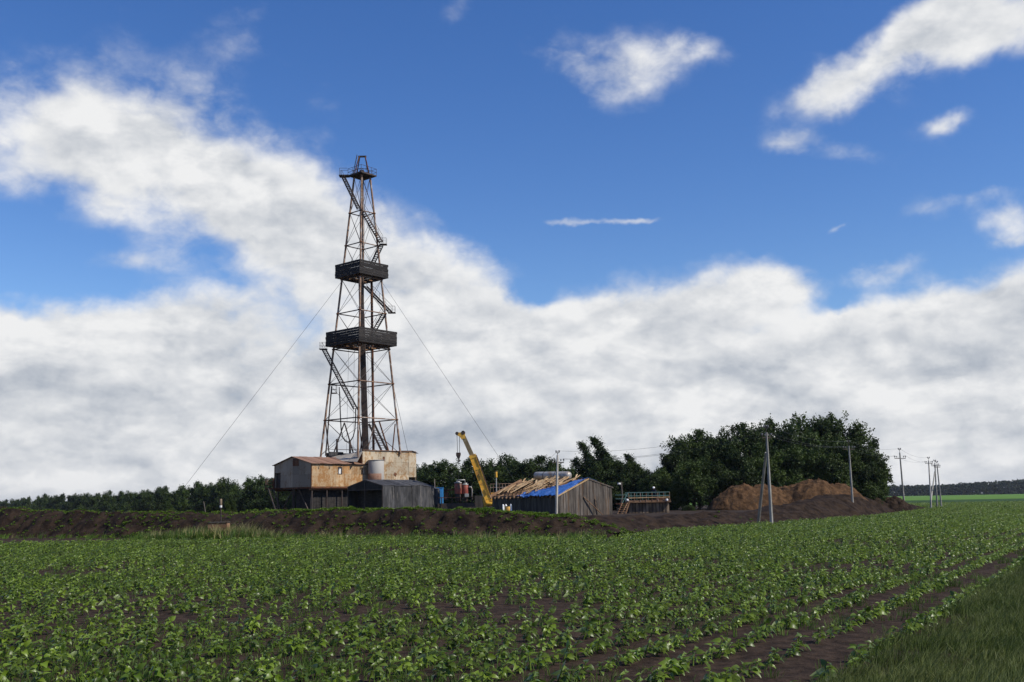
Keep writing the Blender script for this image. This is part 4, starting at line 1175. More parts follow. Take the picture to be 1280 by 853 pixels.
def worker():
    base = at(818.6, 627.5, MY + .3); zf = PAD_Z + zt_deck
    root = thing('person', 'worker in dark clothes and white helmet leaning at the tank railing', 'person', (base.x, MY + .25, zf), R(-25))
    V = [(0, 0, .86), (0, -.05, 1.08), (0, -.16, 1.32), (0, -.22, 1.42), (0, -.27, 1.50), (0, -.30, 1.60),       # pelvis, waist, chest, neck, head
         (.10, .0, .82), (.13, -.02, .46), (.13, .03, .08), (.13, -.12, .04),                                      # right leg
         (-.10, .0, .82), (-.13, -.04, .46), (-.13, .02, .08), (-.13, -.13, .04),
         (.19, -.16, 1.36), (.26, -.28, 1.10), (.20, -.48, 1.00), (.19, -.56, .99),
         (-.19, -.16, 1.36), (-.28, -.26, 1.10), (-.22, -.46, 1.0), (-.21, -.54, .99)]
    E = [(0, 1), (1, 2), (2, 3), (3, 4), (4, 5), (0, 6), (6, 7), (7, 8), (8, 9), (0, 10), (10, 11), (11, 12), (12, 13), (2, 14), (14, 15), (15, 16), (16, 17), (2, 18), (18, 19), (19, 20), (20, 21)]
    rad_ = [.15, .145, .17, .065, .085, .085, .10, .075, .055, .05, .10, .075, .055, .05, .075, .055, .042, .04, .075, .055, .042, .04]
    me = bpy.data.meshes.new('body'); me.from_pydata(V, E, []); me.materials.append(MATS['dark_cloth'])
    o = link(bpy.data.objects.new('body', me), root)
    o.modifiers.new('skin', 'SKIN')
    for i, r_ in enumerate(rad_): me.skin_vertices[0].data[i].radius = (r_, r_ * .8 if i < 3 else r_)
    me.skin_vertices[0].data[0].use_root = True
    s = o.modifiers.new('smooth', 'SUBSURF'); s.levels = s.render_levels = 2
    bm = bmesh.new(); bmesh.ops.create_uvsphere(bm, u_segments=16, v_segments=10, radius=1)
    for v in list(bm.verts):
        if v.co.z < -.12: v.co.z = -.12
    bmesh.ops.translate(bm, verts=bm.verts, vec=(0, 0, 0)); me2 = bpy.data.meshes.new('helmet'); bm.to_mesh(me2); bm.free()
    me2.materials.append(MATS['white_paint']); hl = link(bpy.data.objects.new('helmet', me2), root)
    hl.location = (0, -.30, 1.62); hl.scale = (.155, .185, .15); hl.rotation_euler = (R(15), 0, 0)
    bm = bmesh.new(); bmesh.ops.create_uvsphere(bm, u_segments=14, v_segments=10, radius=1); me3 = bpy.data.meshes.new('face'); bm.to_mesh(me3); bm.free()
    me3.materials.append(MATS['skin']); fc = link(bpy.data.objects.new('face', me3), root)
    fc.location = (0, -.315, 1.56); fc.scale = (.09, .10, .12)
zt_deck = zt + .115
worker()

# ------------------------------------------------------------------ power poles and wires
POLES = {}
def pole(key, px, py_base, py_top, Y, label, group=None, z0=None, strut=None, arm=.75, mat='old_concrete', top_pin=True, lean_to=None, arm_drop=1.1, armdir=None):
    b, t = at(px, py_base, Y), at(lean_to if lean_to else px, py_top, Y)
    z0 = b.z if z0 is None else z0
    root = thing('power_pole', label, 'power pole', (b.x, Y, z0), 0, 'concrete power poles')
    H = t.z - z0; dx = t.x - b.x
    m = MB()
    for (sz, f0, f1) in ((1.0, -.03, .0),): pass
    P = [Vector((dx * f, 0, H * f if f > 0 else -.3)) for f in (0, .35, .7, .93)]
    m.path(P, [.155, .14, .115, .10], 8)
    m.build('shaft', mat, root)
    top = Vector((dx * .93, 0, H * .93))
    ad = Vector(armdir if armdir else (1, .25, 0)).normalized()
    zc = Vector((dx, 0, H - arm_drop))
    ends = []
    bar('crossarm', root, zc - ad * arm, zc + ad * arm, .09, .10, 'dark_steel')
    for s in (-1, 1):
        e = zc + ad * arm * s
        rod('insulator_pin', root, e, e + Vector((0, 0, .22)), .025, 'dark_steel', 'thin')
        piece('insulator', root, e + Vector((0, 0, .30)), (.075, .075, .2), 'porcelain', kind='tube')
        e2 = zc + ad * (arm - .3) * s
        piece('insulator', root, e2 + Vector((0, 0, .25)), (.065, .065, .2), 'porcelain', kind='tube')
        ends.append(root.location + e + Vector((0, 0, .4)))
    if top_pin:
        rod('top_pin', root, top - Vector((0, 0, .1)), Vector((dx, 0, H - .08)), .03, 'dark_steel', 'thin')
        for s in (-.16, .16):
            bar('top_hook', root, Vector((dx, 0, H - .3)), Vector((dx + s, 0, H - .18)), .05, .05, 'dark_steel')
            piece('insulator', root, (dx + s, 0, H - .08), (.075, .075, .22), 'porcelain', kind='tube')
    if strut:
        sx, sy, tx, ty, sY = strut
        s0, s1 = at(sx, sy, sY) - Vector((b.x, Y, z0)), at(tx, ty, Y + .2) - Vector((b.x, Y, z0))
        MB().path([s0 - Vector((0, 0, .3)), s1], [.145, .11], 8).build('strut', mat, root)
    POLES[key] = [root.location + Vector((dx, 0, H - .02))] + ends
    return root
pole('a', 695.3, 643, 563.5, 108, 'pale concrete power pole standing at the corner of the plank shed', mat='concrete', lean_to=697, arm=.62, armdir=(1, .1, 0), arm_drop=1.25, z0=PAD_Z)
pole('b', 965, 662.5, 532, 92, 'tall grey power pole propped by a slanting strut before the ochre heap', strut=(947, 656, 957.5, 566, 97), lean_to=957.5, arm=.45, z0=-.05)
pole('c', 1067, 646, 551, 132, 'grey power pole in front of the dark right edge of the grove', lean_to=1060.5, arm=.8, z0=-.05)
pole('d', 1131, 640, 560.5, 153, 'grey power pole standing alone in sky right of the grove', lean_to=1124.2, arm=.9, z0=-.05, arm_drop=1.5)
pole('e', 1164, 635.5, 571.5, 183, 'whitish power pole with kinked base at the berm end, leftmost of the far trio', lean_to=1160.5, arm=.75, mat='concrete', z0=-.05)
pole('f', 1171.5, 634, 575, 190, 'power pole of the far trio with a slanting strut, middle one', lean_to=1168.3, arm=.75, strut=(1163, 628, 1168.4, 590, 184), z0=-.05)
pole('g', 1177, 635, 576.5, 186, 'power pole at the far end of the trio, nearest the open meadow', lean_to=1170.8, arm=.6, z0=-.05)
def wire(a, b, sag, label):
    pts = []
    for i in range(15):
        f = i / 14
        p = Vector(a).lerp(Vector(b), f); p.z -= sag * 4 * f * (1 - f); pts.append(p)
    o = MB().path(pts, .011, 5).build('power_wire', 'wire')
    tag(o, label, 'wire', 'overhead power wires')
W_ = [('a', 'b', 'between the shed pole and the strutted pole'), ('b', 'c', 'between the strutted pole and the pole before the grove edge'), ('c', 'd', 'between the grove edge pole and the lone pole'), ('d', 'e', 'between the lone pole and the far trio')]
for (k1, k2, txt) in W_:
    for i, pos in enumerate(('uppermost overhead', 'left arm overhead', 'right arm overhead')):
        wire(POLES[k1][i], POLES[k2][i], .55 if k1 != 'a' else .8, '%s wire %s' % (pos, txt))
farp = [at(500, 612, 146), at(640, 612, 146), at(650, 612, 146)]
for i in range(2): wire(POLES['a'][i], at(640 + 3 * i, 606, 150), .5, 'thin dark wire dropping from the shed pole %s towards the yard' % ('top', 'left arm')[i])

# ------------------------------------------------------------------ marker post and well box at the foot of the berm
p = at(275, 672, 84.6)
mk = thing('marker_post', 'thin dark post with orange and white head before the berm', 'marker post', (p.x, p.y, 0))
zt_ = at(273.5, 624, p.y).z; zw = at(273.5, 633, p.y).z
rod('shaft', mk, (.12, 0, -.1), (0, 0, zw - .1), .05, 'dark_steel')
rod('white_band', mk, (0, 0, zw - .12), (0, 0, zw + .06), .10, 'white_paint')
rod('orange_head', mk, (0, 0, zw + .06), (-.02, 0, zt_), .11, 'stave')
p = at(276, 672, 84.6)
wb = thing('plank_box', 'weathered wooden plank box half hidden in weeds below the marker post', 'box', (p.x, p.y - .6, 0))
k = p.y / 1280; zb_ = at(276, 653.5, p.y - .6).z
for i in range(3):
    z = zb_ * (i + .5) / 3
    piece('board', wb, (0, -.45, z), (23 * k, .05, zb_ / 3 - .03), 'old_wood')
    for s in (-1, 1): piece('board', wb, (s * 11 * k, 0, z), (.05, .85, zb_ / 3 - .03), 'old_wood')
    piece('board', wb, (0, .45, z), (23 * k, .05, zb_ / 3 - .03), 'old_wood')
piece('lid', wb, (0, 0, zb_ + .03), (24.5 * k, 1.05, .06), 'grey_plank')
for s in (-1, 1): piece('corner_post', wb, (s * 10.3 * k, -.40, zb_ / 2), (.08, .06, zb_), 'old_wood')
p = at(258, 640, 112)
sk = thing('leaning_stake', 'bare stake leaning left on the berm top near the marker post', 'stake', (p.x, 112, p.z))
MB().path([Vector((0, 0, -.6)), at(254.5, 627, 112) - p], [.07, .05], 6).build('shaft', 'grey_plank', sk)

# ------------------------------------------------------------------ trees
def leaf_cloud(centres, radii, per, size, seed, outward, aspect=1.0):
    """many small leaf faces gathered in clumps"""
    rg = np.random.default_rng(seed)
    C = np.repeat(np.asarray(centres), per, 0); Rr = np.repeat(np.asarray(radii), per)
    O = np.repeat(np.asarray(outward), per, 0)
    n = len(C)
    d = rg.normal(size=(n, 3)); d /= np.linalg.norm(d, axis=1, keepdims=True)
    P = C + d * (Rr * rg.uniform(.35, 1.0, n) ** .6)[:, None] * np.array([1, 1, .8])
    nr = d * .8 + O * .5 + rg.normal(size=(n, 3)) * .6 + np.array([0, 0, .35]); nr /= np.linalg.norm(nr, axis=1, keepdims=True)
    a = np.cross(nr, rg.normal(size=(n, 3))); a /= np.linalg.norm(a, axis=1, keepdims=True)
    b = np.cross(nr, a)
    s = (size * rg.uniform(.6, 1.35, n))[:, None]
    V = np.stack([P - a * s, P + b * s * .62 * aspect, P + a * s, P - b * s * .62 * aspect], 1).reshape(-1, 3)
    return V, np.arange(n * 4).reshape(-1, 4)

def tree_proto(seed, H, W, kind):
    """returns trunk mesh and crown mesh of one tree standing at the origin"""
    rg = np.random.default_rng(seed); rn = random.Random(seed)
    z0 = {'round': .20, 'bushy': .04, 'poplar': .10}[kind] * H
    mid = (z0 + H) / 2; hh = (H - z0) / 2
    tips, dirs, lens = [], [], []
    # boughs: leaf sprays gather round them, hollows stay between
    nbough = {'round': 46, 'bushy': 42, 'poplar': 24}[kind]
    boughs = []
    while len(boughs) < nbough:
        d = rg.normal(size=3); d /= np.linalg.norm(d)
        if kind != 'poplar' and d[2] < -.8: continue
        boughs.append(d * rg.uniform(.55, .98))
    boughs = np.array(boughs)
    nb = {'round': 820, 'bushy': 740, 'poplar': 460}[kind]
    ph = rg.uniform(0, 100)
    while len(tips) < nb:
        bq = boughs[rg.integers(0, nbough)] + rg.normal(size=3) * .125
        ul = np.linalg.norm(bq); d = bq / ul
        th = math.atan2(d[1], d[0])
        # uneven outline: boughs push out in some directions, leave hollows in others
        k = 1 + (.42 if kind == 'poplar' else .24) * float(fbm(np.array([th * 1.5 + ph]), np.array([d[2] * 2.6 + ph]), 3, seed)[0])
        u = min(1.08, ul) * k if rg.uniform() > .12 else rg.uniform(.3, .8)
        prof = {'round': (1.0 if d[2] > 0 else .95), 'bushy': 1.0, 'poplar': 1.0}[kind]
        p = np.array([d[0] * W * .5 * prof * u, d[1] * W * .5 * prof * u, mid + d[2] * hh * min(1.06, u)])
        f = (p[2] - z0) / (H - z0)
        if f < 0.0: continue
        if kind == 'poplar':
            w = 1.12 - .92 * f; p[0] *= w; p[1] *= w; p[0] -= H * .17 * f ** 1.7
        elif kind == 'bushy':
            w = 1.18 - .45 * f; p[0] *= w; p[1] *= w
        out = np.array([p[0] / W, p[1] / W, (p[2] - mid) / H * .9]); out /= np.linalg.norm(out) + 1e-6
        out = out * .8 + np.array([-.35 if kind == 'poplar' else 0, 0, .22 if kind != 'poplar' else 1.3]) + rg.normal(size=3) * .35; out /= np.linalg.norm(out)
        tips.append(p); dirs.append(out); lens.append(rg.uniform(.32, .90) * (W / 9) ** .5 * (1.0 if kind != 'poplar' else 1.5))
    # each bough end is a spray of leaves along its own direction
    per = 46
    T = np.repeat(np.array(tips), per, 0); Dv = np.repeat(np.array(dirs), per, 0); Ln = np.repeat(np.array(lens), per)
    n = len(T); t = rg.uniform(-.6, 1.0, n)
    sp = rg.normal(size=(n, 3)) * (Ln * (.42 - .26 * np.clip(t, 0, 1)))[:, None]
    Pp = T + Dv * (Ln * t)[:, None] + sp
    Pp[:, 2] = np.maximum(Pp[:, 2], .12)
    nr = Dv * .4 + rg.normal(size=(n, 3)) * .75 + np.array([0, 0, .5]); nr /= np.linalg.norm(nr, axis=1, keepdims=True)
    a_ = np.cross(nr, rg.normal(size=(n, 3))); a_ /= np.linalg.norm(a_, axis=1, keepdims=True); b_ = np.cross(nr, a_)
    s_ = (.128 * (W / 9) ** .3 * rg.uniform(.6, 1.4, n))[:, None]
    V = np.stack([Pp - a_ * s_, Pp + b_ * s_ * .66, Pp + a_ * s_, Pp - b_ * s_ * .66], 1).reshape(-1, 3)
    crown = np_mesh('crown', V, np.arange(n * 4).reshape(-1, 4), 'poplar_leaf' if kind == 'poplar' else 'tree_leaf')
    t_ = MB(); top = H * .8
    bend = [Vector((rn.uniform(-.2, .2) - (H * .13 * (f ** 1.6) if kind == 'poplar' else 0), rn.uniform(-.2, .2), top * f - (.2 if f == 0 else 0))) for f in (0, .2, .4, .6, .8, 1.0)]
    r0 = H * .018 + .06
    t_.path(bend, [r0 * 1.25, r0, r0 * .8, r0 * .6, r0 * .38, r0 * .12], 8)
    for i in rn.sample(range(len(tips)), 26):
        e = Vector(tips[i]); f = min(.9, max(.1, e.z / H * .62))
        b0 = bend[0].lerp(bend[-1], f) if kind == 'poplar' else Vector((0, 0, top * f))
        t_.path([b0, b0.lerp(e, .5) + Vector((0, 0, .25)), e], [r0 * .40, r0 * .25, r0 * .07], 6)
    me = t_.build('trunk', 'bark').data
    for o in [o for o in bpy.data.objects if o.data is me]: bpy.data.objects.remove(o)
    return me, crown
PROTO = {'round': [tree_proto(100 + i, 12, 9.5, 'round') for i in range(4)], 'bushy': [tree_proto(200 + i, 9, 9, 'bushy') for i in range(4)],
         'poplar': [tree_proto(300 + i, 12, 5.0, 'poplar') for i in range(2)]}
SIZE = {'round': (12, 9.5), 'bushy': (9, 9), 'poplar': (12, 5.0)}
trng = random.Random(77)
def plant(kind, px, py_top, Y, width_px, label, group, base=0.0, name='deciduous_tree', v=None):
    t = at(px, py_top, Y); H = (t.z - base); Wd = width_px * Y / 1280
    H0, W0 = SIZE[kind]
    sx = Wd / W0 * 1.06; sz = H / (H0 * 1.0) * 1.0
    root = thing(name, label, 'tree', (t.x, Y, base), trng.uniform(0, 6.28) if kind != 'poplar' else trng.uniform(-.5, .5), group)
    root.scale = (sx, sx, sz)
    tm, cm = PROTO[kind][trng.randrange(len(PROTO[kind])) if v is None else v]
    link(bpy.data.objects.new('trunk', tm), root); link(bpy.data.objects.new('crown', cm), root)
    return root
GROVE = 'broad dark green tree standing in the dense grove behind the ochre heap'
for (px, pt_, Y, w) in ((832, 588, 150, 46), (852, 562, 154, 62), (872, 544, 158, 70), (903, 538, 160, 72), (938, 535, 156, 74), (972, 531, 160, 80), (1008, 526, 157, 84), (1046, 522, 158, 86), (1072, 536, 156, 72),
                         (1086, 560, 150, 56), (925, 566, 148, 64), (880, 574, 147, 62), (966, 560, 150, 70), (1012, 558, 149, 72), (1052, 556, 149, 74), (1094, 582, 148, 40)):
    plant('bushy' if (pt_ > 550 or px % 3 == 0) else 'round', px - 9, pt_, Y, w, GROVE, 'trees of the grove behind the ochre heap', .4)
for i, (px, pt_, Y, w, k) in enumerate(((745, 557, 172, 44, 'poplar'), (766, 552, 170, 54, 'poplar'), (784, 568, 172, 46, 'poplar'), (803, 572, 166, 44, 'poplar'), (790, 582, 164, 50, 'bushy'), (722, 577, 176, 60, 'bushy'), (758, 578, 168, 64, 'bushy'),
                                         (697, 585, 186, 46, 'bushy'), (812, 592, 160, 40, 'bushy'), (776, 600, 160, 48, 'bushy'), (828, 604, 154, 40, 'bushy'))):
    if k == 'poplar':
        plant(k, px, pt_, Y, w, ['wind bent poplar rising behind the plank shed, leftmost of the poplars', 'tallest wind bent poplar rising behind the plank shed ridge', 'wind bent poplar between the tallest poplar and the mud tank', 'short wind bent poplar at the edge of the big grove'][i], 'poplars behind the shed', .3, 'poplar_tree')
    else:
        plant(k, px, pt_, Y, w, 'bushy dark green tree in the thicket between shed and grove', 'thicket trees between shed and grove', .3)
BELT = 'dark green tree in the long shelter belt behind the drilling rig'
def belt_Y(px): return 114.1 / ((px - 640) / 1280 + .634)
tops = [(-30, 629), (0, 627), (37, 621), (112, 617), (160, 615), (200, 612), (225, 609), (250, 602.5), (290, 600), (320, 598), (350, 588), (400, 586), (450, 584), (510, 578), (535, 575), (560, 575), (590, 580), (610, 578), (635, 569), (650, 571), (680, 577), (705, 582)]
px = -24.0
while px < 700:
    Y = belt_Y(px) * trng.uniform(.98, 1.03)
    top = np.interp(px, [t[0] for t in tops], [t[1] for t in tops]) + trng.uniform(-1.5, 3.0) * (200 / Y) ** .5
    hpx = 640 - top
    w = max(13, hpx * trng.uniform(.95, 1.3))
    plant('bushy' if px < 420 else trng.choice(['bushy', 'bushy', 'round']), px, top, Y, w, BELT, 'trees of the shelter belt', -1.2 if px < 420 else 0.0)
    if hpx > 35: plant('bushy', px + w * .3, top + hpx * .4, Y * .97, w, BELT, 'trees of the shelter belt')
    px += w * trng.uniform(.42, .62)
for i, (px, pt_, Y, w, lab) in enumerate(((288, 623, 150, 16, 'pale green bush on the pad edge beyond the marker post'), (212, 627, 190, 13, 'small pale bush at the belt edge beyond the berm'), (862, 632, 140, 17, 'small grey green bush at the foot of the grove beside the heap'))):
    t = at(px, pt_, Y); b_ = plant('bushy', px, pt_, Y, w, lab, None, .5, 'shrub'); b_['category'] = 'shrub'

# far wood on the horizon
rg = np.random.default_rng(8)
n = 9000
fx = rg.uniform(350, 1300, n); fz = rg.uniform(0, 1, n) ** .9
hgt = 15 + 4 * fbm(fx * .012, fx * 0 + 2, 4, 3) + 2.2 * fbm(fx * .09, fx * 0 + 7, 3, 6) + np.interp(fx, [300, 560, 900], [-1, 0, 5])
C = np.stack([fx, 1560 + rg.uniform(-18, 40, n), fz * hgt], -1)
V, Q = leaf_cloud(C, rg.uniform(1.2, 2.8, n), 9, 1.7, 5, np.tile([0, -.4, .5], (n, 1)))
tag(np_obj('forest', V, Q, 'far_leaf'), 'dark far off wood along the horizon beyond the meadow', 'forest', kind='stuff')

# ------------------------------------------------------------------ sunflower crop
def leaf_geo(length, width, fold, droop, nseg=4):
    """heart shaped leaf along +x, folded at the midrib and drooping"""
    prof = [(0, .0), (.10, .62), (.30, 1.0), (.60, .78), (.85, .36), (1.0, .02)]
    V, Q = [], []
    for i, (t, w) in enumerate(prof):
        x = length * (t - droop * .12 * t * t); z = -droop * length * t * t
        back = -.06 * length if i == 1 else 0
        V += [(x + back, -w * width / 2, z + fold * w * width / 2), (x, 0, z), (x + back, w * width / 2, z + fold * w * width / 2)]
    for i in range(len(prof) - 1):
        b = i * 3
        Q += [(b, b + 3, b + 4, b + 1), (b + 1, b + 4, b + 5, b + 2)]
    return np.array(V), np.array(Q)
def sunflower_parts(seed, nleaf, scale=1.0):
    rg = np.random.default_rng(seed)
    H = .27 * scale * rg.uniform(.85, 1.15)
    lean = np.array([rg.uniform(.02, .12), rg.uniform(-.05, .05)])
    leaves = []
    for i in range(nleaf):
        f = .25 + .75 * i / (nleaf - 1); z = H * f
        az = i * 2.4 + rg.uniform(-.4, .4)
        L = scale * rg.uniform(.11, .19) * (1.0 - .38 * abs(f - .55)); pet = scale * rg.uniform(.025, .07) * (1.15 - .6 * f)
        V, Q = leaf_geo(L, L * rg.uniform(.60, .85), rg.uniform(.15, .6), rg.uniform(.35, 1.1))
        el = rg.uniform(-.05, .45) if f < .85 else rg.uniform(.5, 1.0)
        roll = rg.normal(0, .7)
        Rx = np.array([[1, 0, 0], [0, math.cos(roll), -math.sin(roll)], [0, math.sin(roll), math.cos(roll)]])
        Ry = np.array([[math.cos(el), 0, -math.sin(el)], [0, 1, 0], [math.sin(el), 0, math.cos(el)]])
        Rz = np.array([[math.cos(az), -math.sin(az), 0], [math.sin(az), math.cos(az), 0], [0, 0, 1]])
        V = V @ Rx.T + np.array([pet, 0, 0]); V = V @ Ry.T @ Rz.T
        V = V + np.array([lean[0] * f, lean[1] * f, z])
        V[:, 0] += .16 * np.maximum(V[:, 2], 0) * rg.uniform(.6, 1.4)          # blown to one side
        # petiole as a thin blade
        b = np.array([lean[0] * f, lean[1] * f, z]); e = V[1]
        w = np.array([0, 0, .007 * scale])
        PV = np.array([b - w, e - w, e + w, b + w])
        leaves.append((np.concatenate([V, PV]), np.concatenate([Q, np.array([[0, 1, 2, 3]]) + len(V)])))
    s = .010 * scale
    st = []
    for z, r in ((-.03, s * 1.2), (H * .5, s), (H, s * .6)):
        f = max(0, z / H); st += [(lean[0] * f + r, lean[1] * f + r, z), (lean[0] * f - r, lean[1] * f + r, z), (lean[0] * f - r, lean[1] * f - r, z), (lean[0] * f + r, lean[1] * f - r, z)]
    SQ = []
    for i in range(2):
        for k in range(4): SQ.append((i * 4 + k, i * 4 + (k + 1) % 4, i * 4 + 4 + (k + 1) % 4, i * 4 + 4 + k))
    return (np.array(st), np.array(SQ)), leaves
def merge(items):
    V, Q, o = [], [], 0
    for v, q_ in items:
        V.append(v); Q.append(q_ + o); o += len(v)
    return np.concatenate(V), np.concatenate(Q)
SUN_PARTS, SUN_MESH = [], []
for i in range(8):
    st, lv = sunflower_parts(500 + i, [8, 9, 10, 9, 11, 10, 8, 9][i])
    SUN_PARTS.append((np_mesh('stem', st[0], st[1], 'crop_leaf', True), [np_mesh('leaf', v, q_, 'crop_leaf', True) for v, q_ in lv]))
    SUN_MESH.append(np_mesh('sunflower_plant', *merge([st] + lv), 'crop_leaf', True))

def toe_dist(P, line, inward=1):
    """distance in front of the berm toe (positive on the field side)"""
    A = np.array(line, float); d = A[-1] - A[0]; d /= np.linalg.norm(d); nrm = np.array((-d[1], d[0])) * inward
    if line is FRONT:
        y = np.interp(P[:, 0], A[:, 0], A[:, 1]); return np.where(P[:, 0] > A[-1, 0] + 1.0, 9.0, (y - P[:, 1]) * .87)
    x = np.interp(P[:, 1], A[:, 1], A[:, 0]); y0 = A[0, 1]
    return np.where(P[:, 1] > y0, (P[:, 0] - x) * .85, 9.0)
def in_view(P, margin=1.3):
    return (np.abs(P[:, 0]) < P[:, 1] * .5 * margin + 2.0) & (P[:, 1] > 10.5)
rg = np.random.default_rng(12)
rows = np.concatenate([[.40], np.arange(1.62, 260, .98)])
pts = []
for r in rows:
    t = np.arange(-190, 300, .185) + rg.uniform(-.1, .1)
    t = t + rg.normal(0, .06, len(t))
    off = -r + rg.normal(0, .045, len(t)) + .12 * np.sin(t * .09 + r)
    P = EDGE + np.outer(t, ROW) + np.outer(off, ACROSS)
    pts.append(P)
P = np.concatenate(pts)
P = P[in_view(P)]
ok = ((toe_dist(P, FRONT) > .7) & (toe_dist(P, SIDE) > .8)) | (P[:, 1] < 66)
P = P[ok]
P = P[P[:, 1] < 262]
PX = 640 + P[:, 0] / P[:, 1] * 1280
P = P[~((toe_dist(P, FRONT) < 4.2) & (PX > 185) & (PX < 350))]
gap = fbm(P[:, 0] * .16, P[:, 1] * .16, 3, 31) + .35 * fbm(P[:, 0] * .9, P[:, 1] * .9, 2, 33)
keep = rg.uniform(0, 1, len(P)) < np.clip(.90 - 1.2 * np.maximum(gap - .10, 0) * (P[:, 1] < 75), .12, 1) * np.interp(P[:, 1], [60, 110, 260], [1, .8, .55])
P = P[keep]
order = np.argsort(np.hypot(P[:, 0], P[:, 1])); P = P[order]
n = len(P)
size = .74 * rg.uniform(.62, 1.30, n) * np.interp(P[:, 1], [14, 60, 110, 260], [1.0, 1.15, 1.4, 1.7])
rz_ = rg.normal(0, .9, n); tilt = rg.normal(0, .10, n)
pick = rg.integers(0, 8, n)
gz = .05 * fbm(P[:, 0] * .9, P[:, 1] * .9, 4, 3) - .035
zs = np.where((P[:, 1] < 59) & (P[:, 0] > -39) & (P[:, 0] < 59), gz, 0)
NEAR, WITH_LEAVES = 300, 45
d0_ = np.array([on_ground(640, 850).x, on_ground(640, 850).y])
vis = []
for i in range(n):
    if len(vis) >= NEAR: break
    v = Vector((P[i, 0], P[i, 1], zs[i] + .3 - CAM_H)); xx, yy, zz = v.dot(_r), v.dot(_u), v.dot(_f)
    if zz > 0 and abs(xx / zz) < .5 and -.335 < yy / zz: vis.append(i)
vset = set(vis)
CROP_LABEL = 'young green sunflower plant with drooping heart shaped leaves in the nearest crop rows'
for j, i in enumerate(vis):
    if j < WITH_LEAVES:
        o = bpy.data.objects.new('sunflower_plant', None); o.empty_display_size = .1; COL.objects.link(o)
        sm, lms = SUN_PARTS[pick[i]]
        link(bpy.data.objects.new('stem', sm), o)
        for lm in lms: link(bpy.data.objects.new('leaf', lm), o)
    else:
        o = bpy.data.objects.new('sunflower_plant', SUN_MESH[pick[i]]); COL.objects.link(o)
    o.location = (P[i, 0], P[i, 1], zs[i]); o.rotation_euler = (tilt[i], 0, rz_[i]); o.scale = (size[i],) * 3
    tag(o, CROP_LABEL, 'sunflower', 'young sunflowers in the nearest rows')
rest = np.array([i for i in range(n) if i not in vset])
Pr = np.concatenate([P[rest], zs[rest][:, None]], 1)
tag(scatter('crop', Pr, np.stack([tilt[rest], np.zeros(len(rest)), rz_[rest]], 1), size[rest], pick[rest], SUN_MESH), 'wide field of young green sunflowers in rows before the berm', 'crop', kind='stuff')

# ------------------------------------------------------------------ grass, weeds
def tuft(seed, nb, h, spread, width, lean=(0, 0), mat='grass_blade', curl=.5):
    rg = np.random.default_rng(seed); V, Q = [], []
    for _ in range(nb):
        a = rg.uniform(0, 6.28); r = spread * math.sqrt(rg.uniform(0, 1)); x, y = r * math.cos(a), r * math.sin(a)
        L = h * rg.uniform(.5, 1.15); dirx, diry = math.cos(a) * curl * rg.uniform(.2, 1) + lean[0], math.sin(a) * curl * rg.uniform(.2, 1) + lean[1]
        wa = rg.uniform(0, 6.28); wx, wy = math.cos(wa) * width / 2, math.sin(wa) * width / 2
        b = len(V)
        for f, k in ((0, 1), (.45, .8), (.8, .45), (1.0, .05)):
            cx, cy, cz = x + dirx * L * f * f, y + diry * L * f * f, L * f * (1 - .25 * f * math.hypot(dirx, diry))
            V += [(cx - wx * k, cy - wy * k, cz), (cx + wx * k, cy + wy * k, cz)]
        for i in range(3): Q.append((b + 2 * i, b + 2 * i + 1, b + 2 * i + 3, b + 2 * i + 2))
    return np_mesh('tuft', np.array(V), np.array(Q), mat)
def weed(seed, nl, size, mat='weed_leaf'):
    rg = np.random.default_rng(seed); items = []
    for i in range(nl):
        L = size * rg.uniform(.5, 1.1); V, Q = leaf_geo(L, L * rg.uniform(.35, .7), .3, rg.uniform(.2, .7))
        az, el = rg.uniform(0, 6.28), rg.uniform(.2, 1.3)
        Ry = np.array([[math.cos(el), 0, -math.sin(el)], [0, 1, 0], [math.sin(el), 0, math.cos(el)]]); Rz = np.array([[math.cos(az), -math.sin(az), 0], [math.sin(az), math.cos(az), 0], [0, 0, 1]])
        items.append((V @ Ry.T @ Rz.T + np.array([rg.normal(0, size * .35), rg.normal(0, size * .35), rg.uniform(0, size * .6)]), Q))
    return np_mesh('weed', *merge(items), mat)
GRASS = [tuft(700 + i, 16, .34, .16, .014, (.35, .05)) for i in range(4)] + [tuft(720 + i, 12, .66, .16, .015, (.55, .1)) for i in range(3)] + [tuft(730, 9, .80, .12, .010, (.5, 0), 'dry_grass')]
FIELD_TUFT = [tuft(740 + i, 14, .19, .13, .012, (.25, 0), 'tuft_blade', .8) for i in range(4)]
WEEDS = [weed(760 + i, 22, .30) for i in range(4)]
BERM_GRASS = [tuft(780 + i, 14, .5, .25, .03, (.3, 0), 'tuft_blade') for i in range(2)] + [tuft(785, 12, .8, .2, .02, (.3, 0), 'dry_grass')]

def grow(name, P, Z, scale, picks, protos, label, cat):
    n = len(P); rg = np.random.default_rng(len(name) + n)
    rot = np.stack([rg.normal(0, .08, n), rg.normal(0, .08, n), rg.normal(0, .7, n)], 1)
    return tag(scatter(name, np.concatenate([P, Z[:, None]], 1), rot, scale, picks, protos), label, cat, kind='stuff')
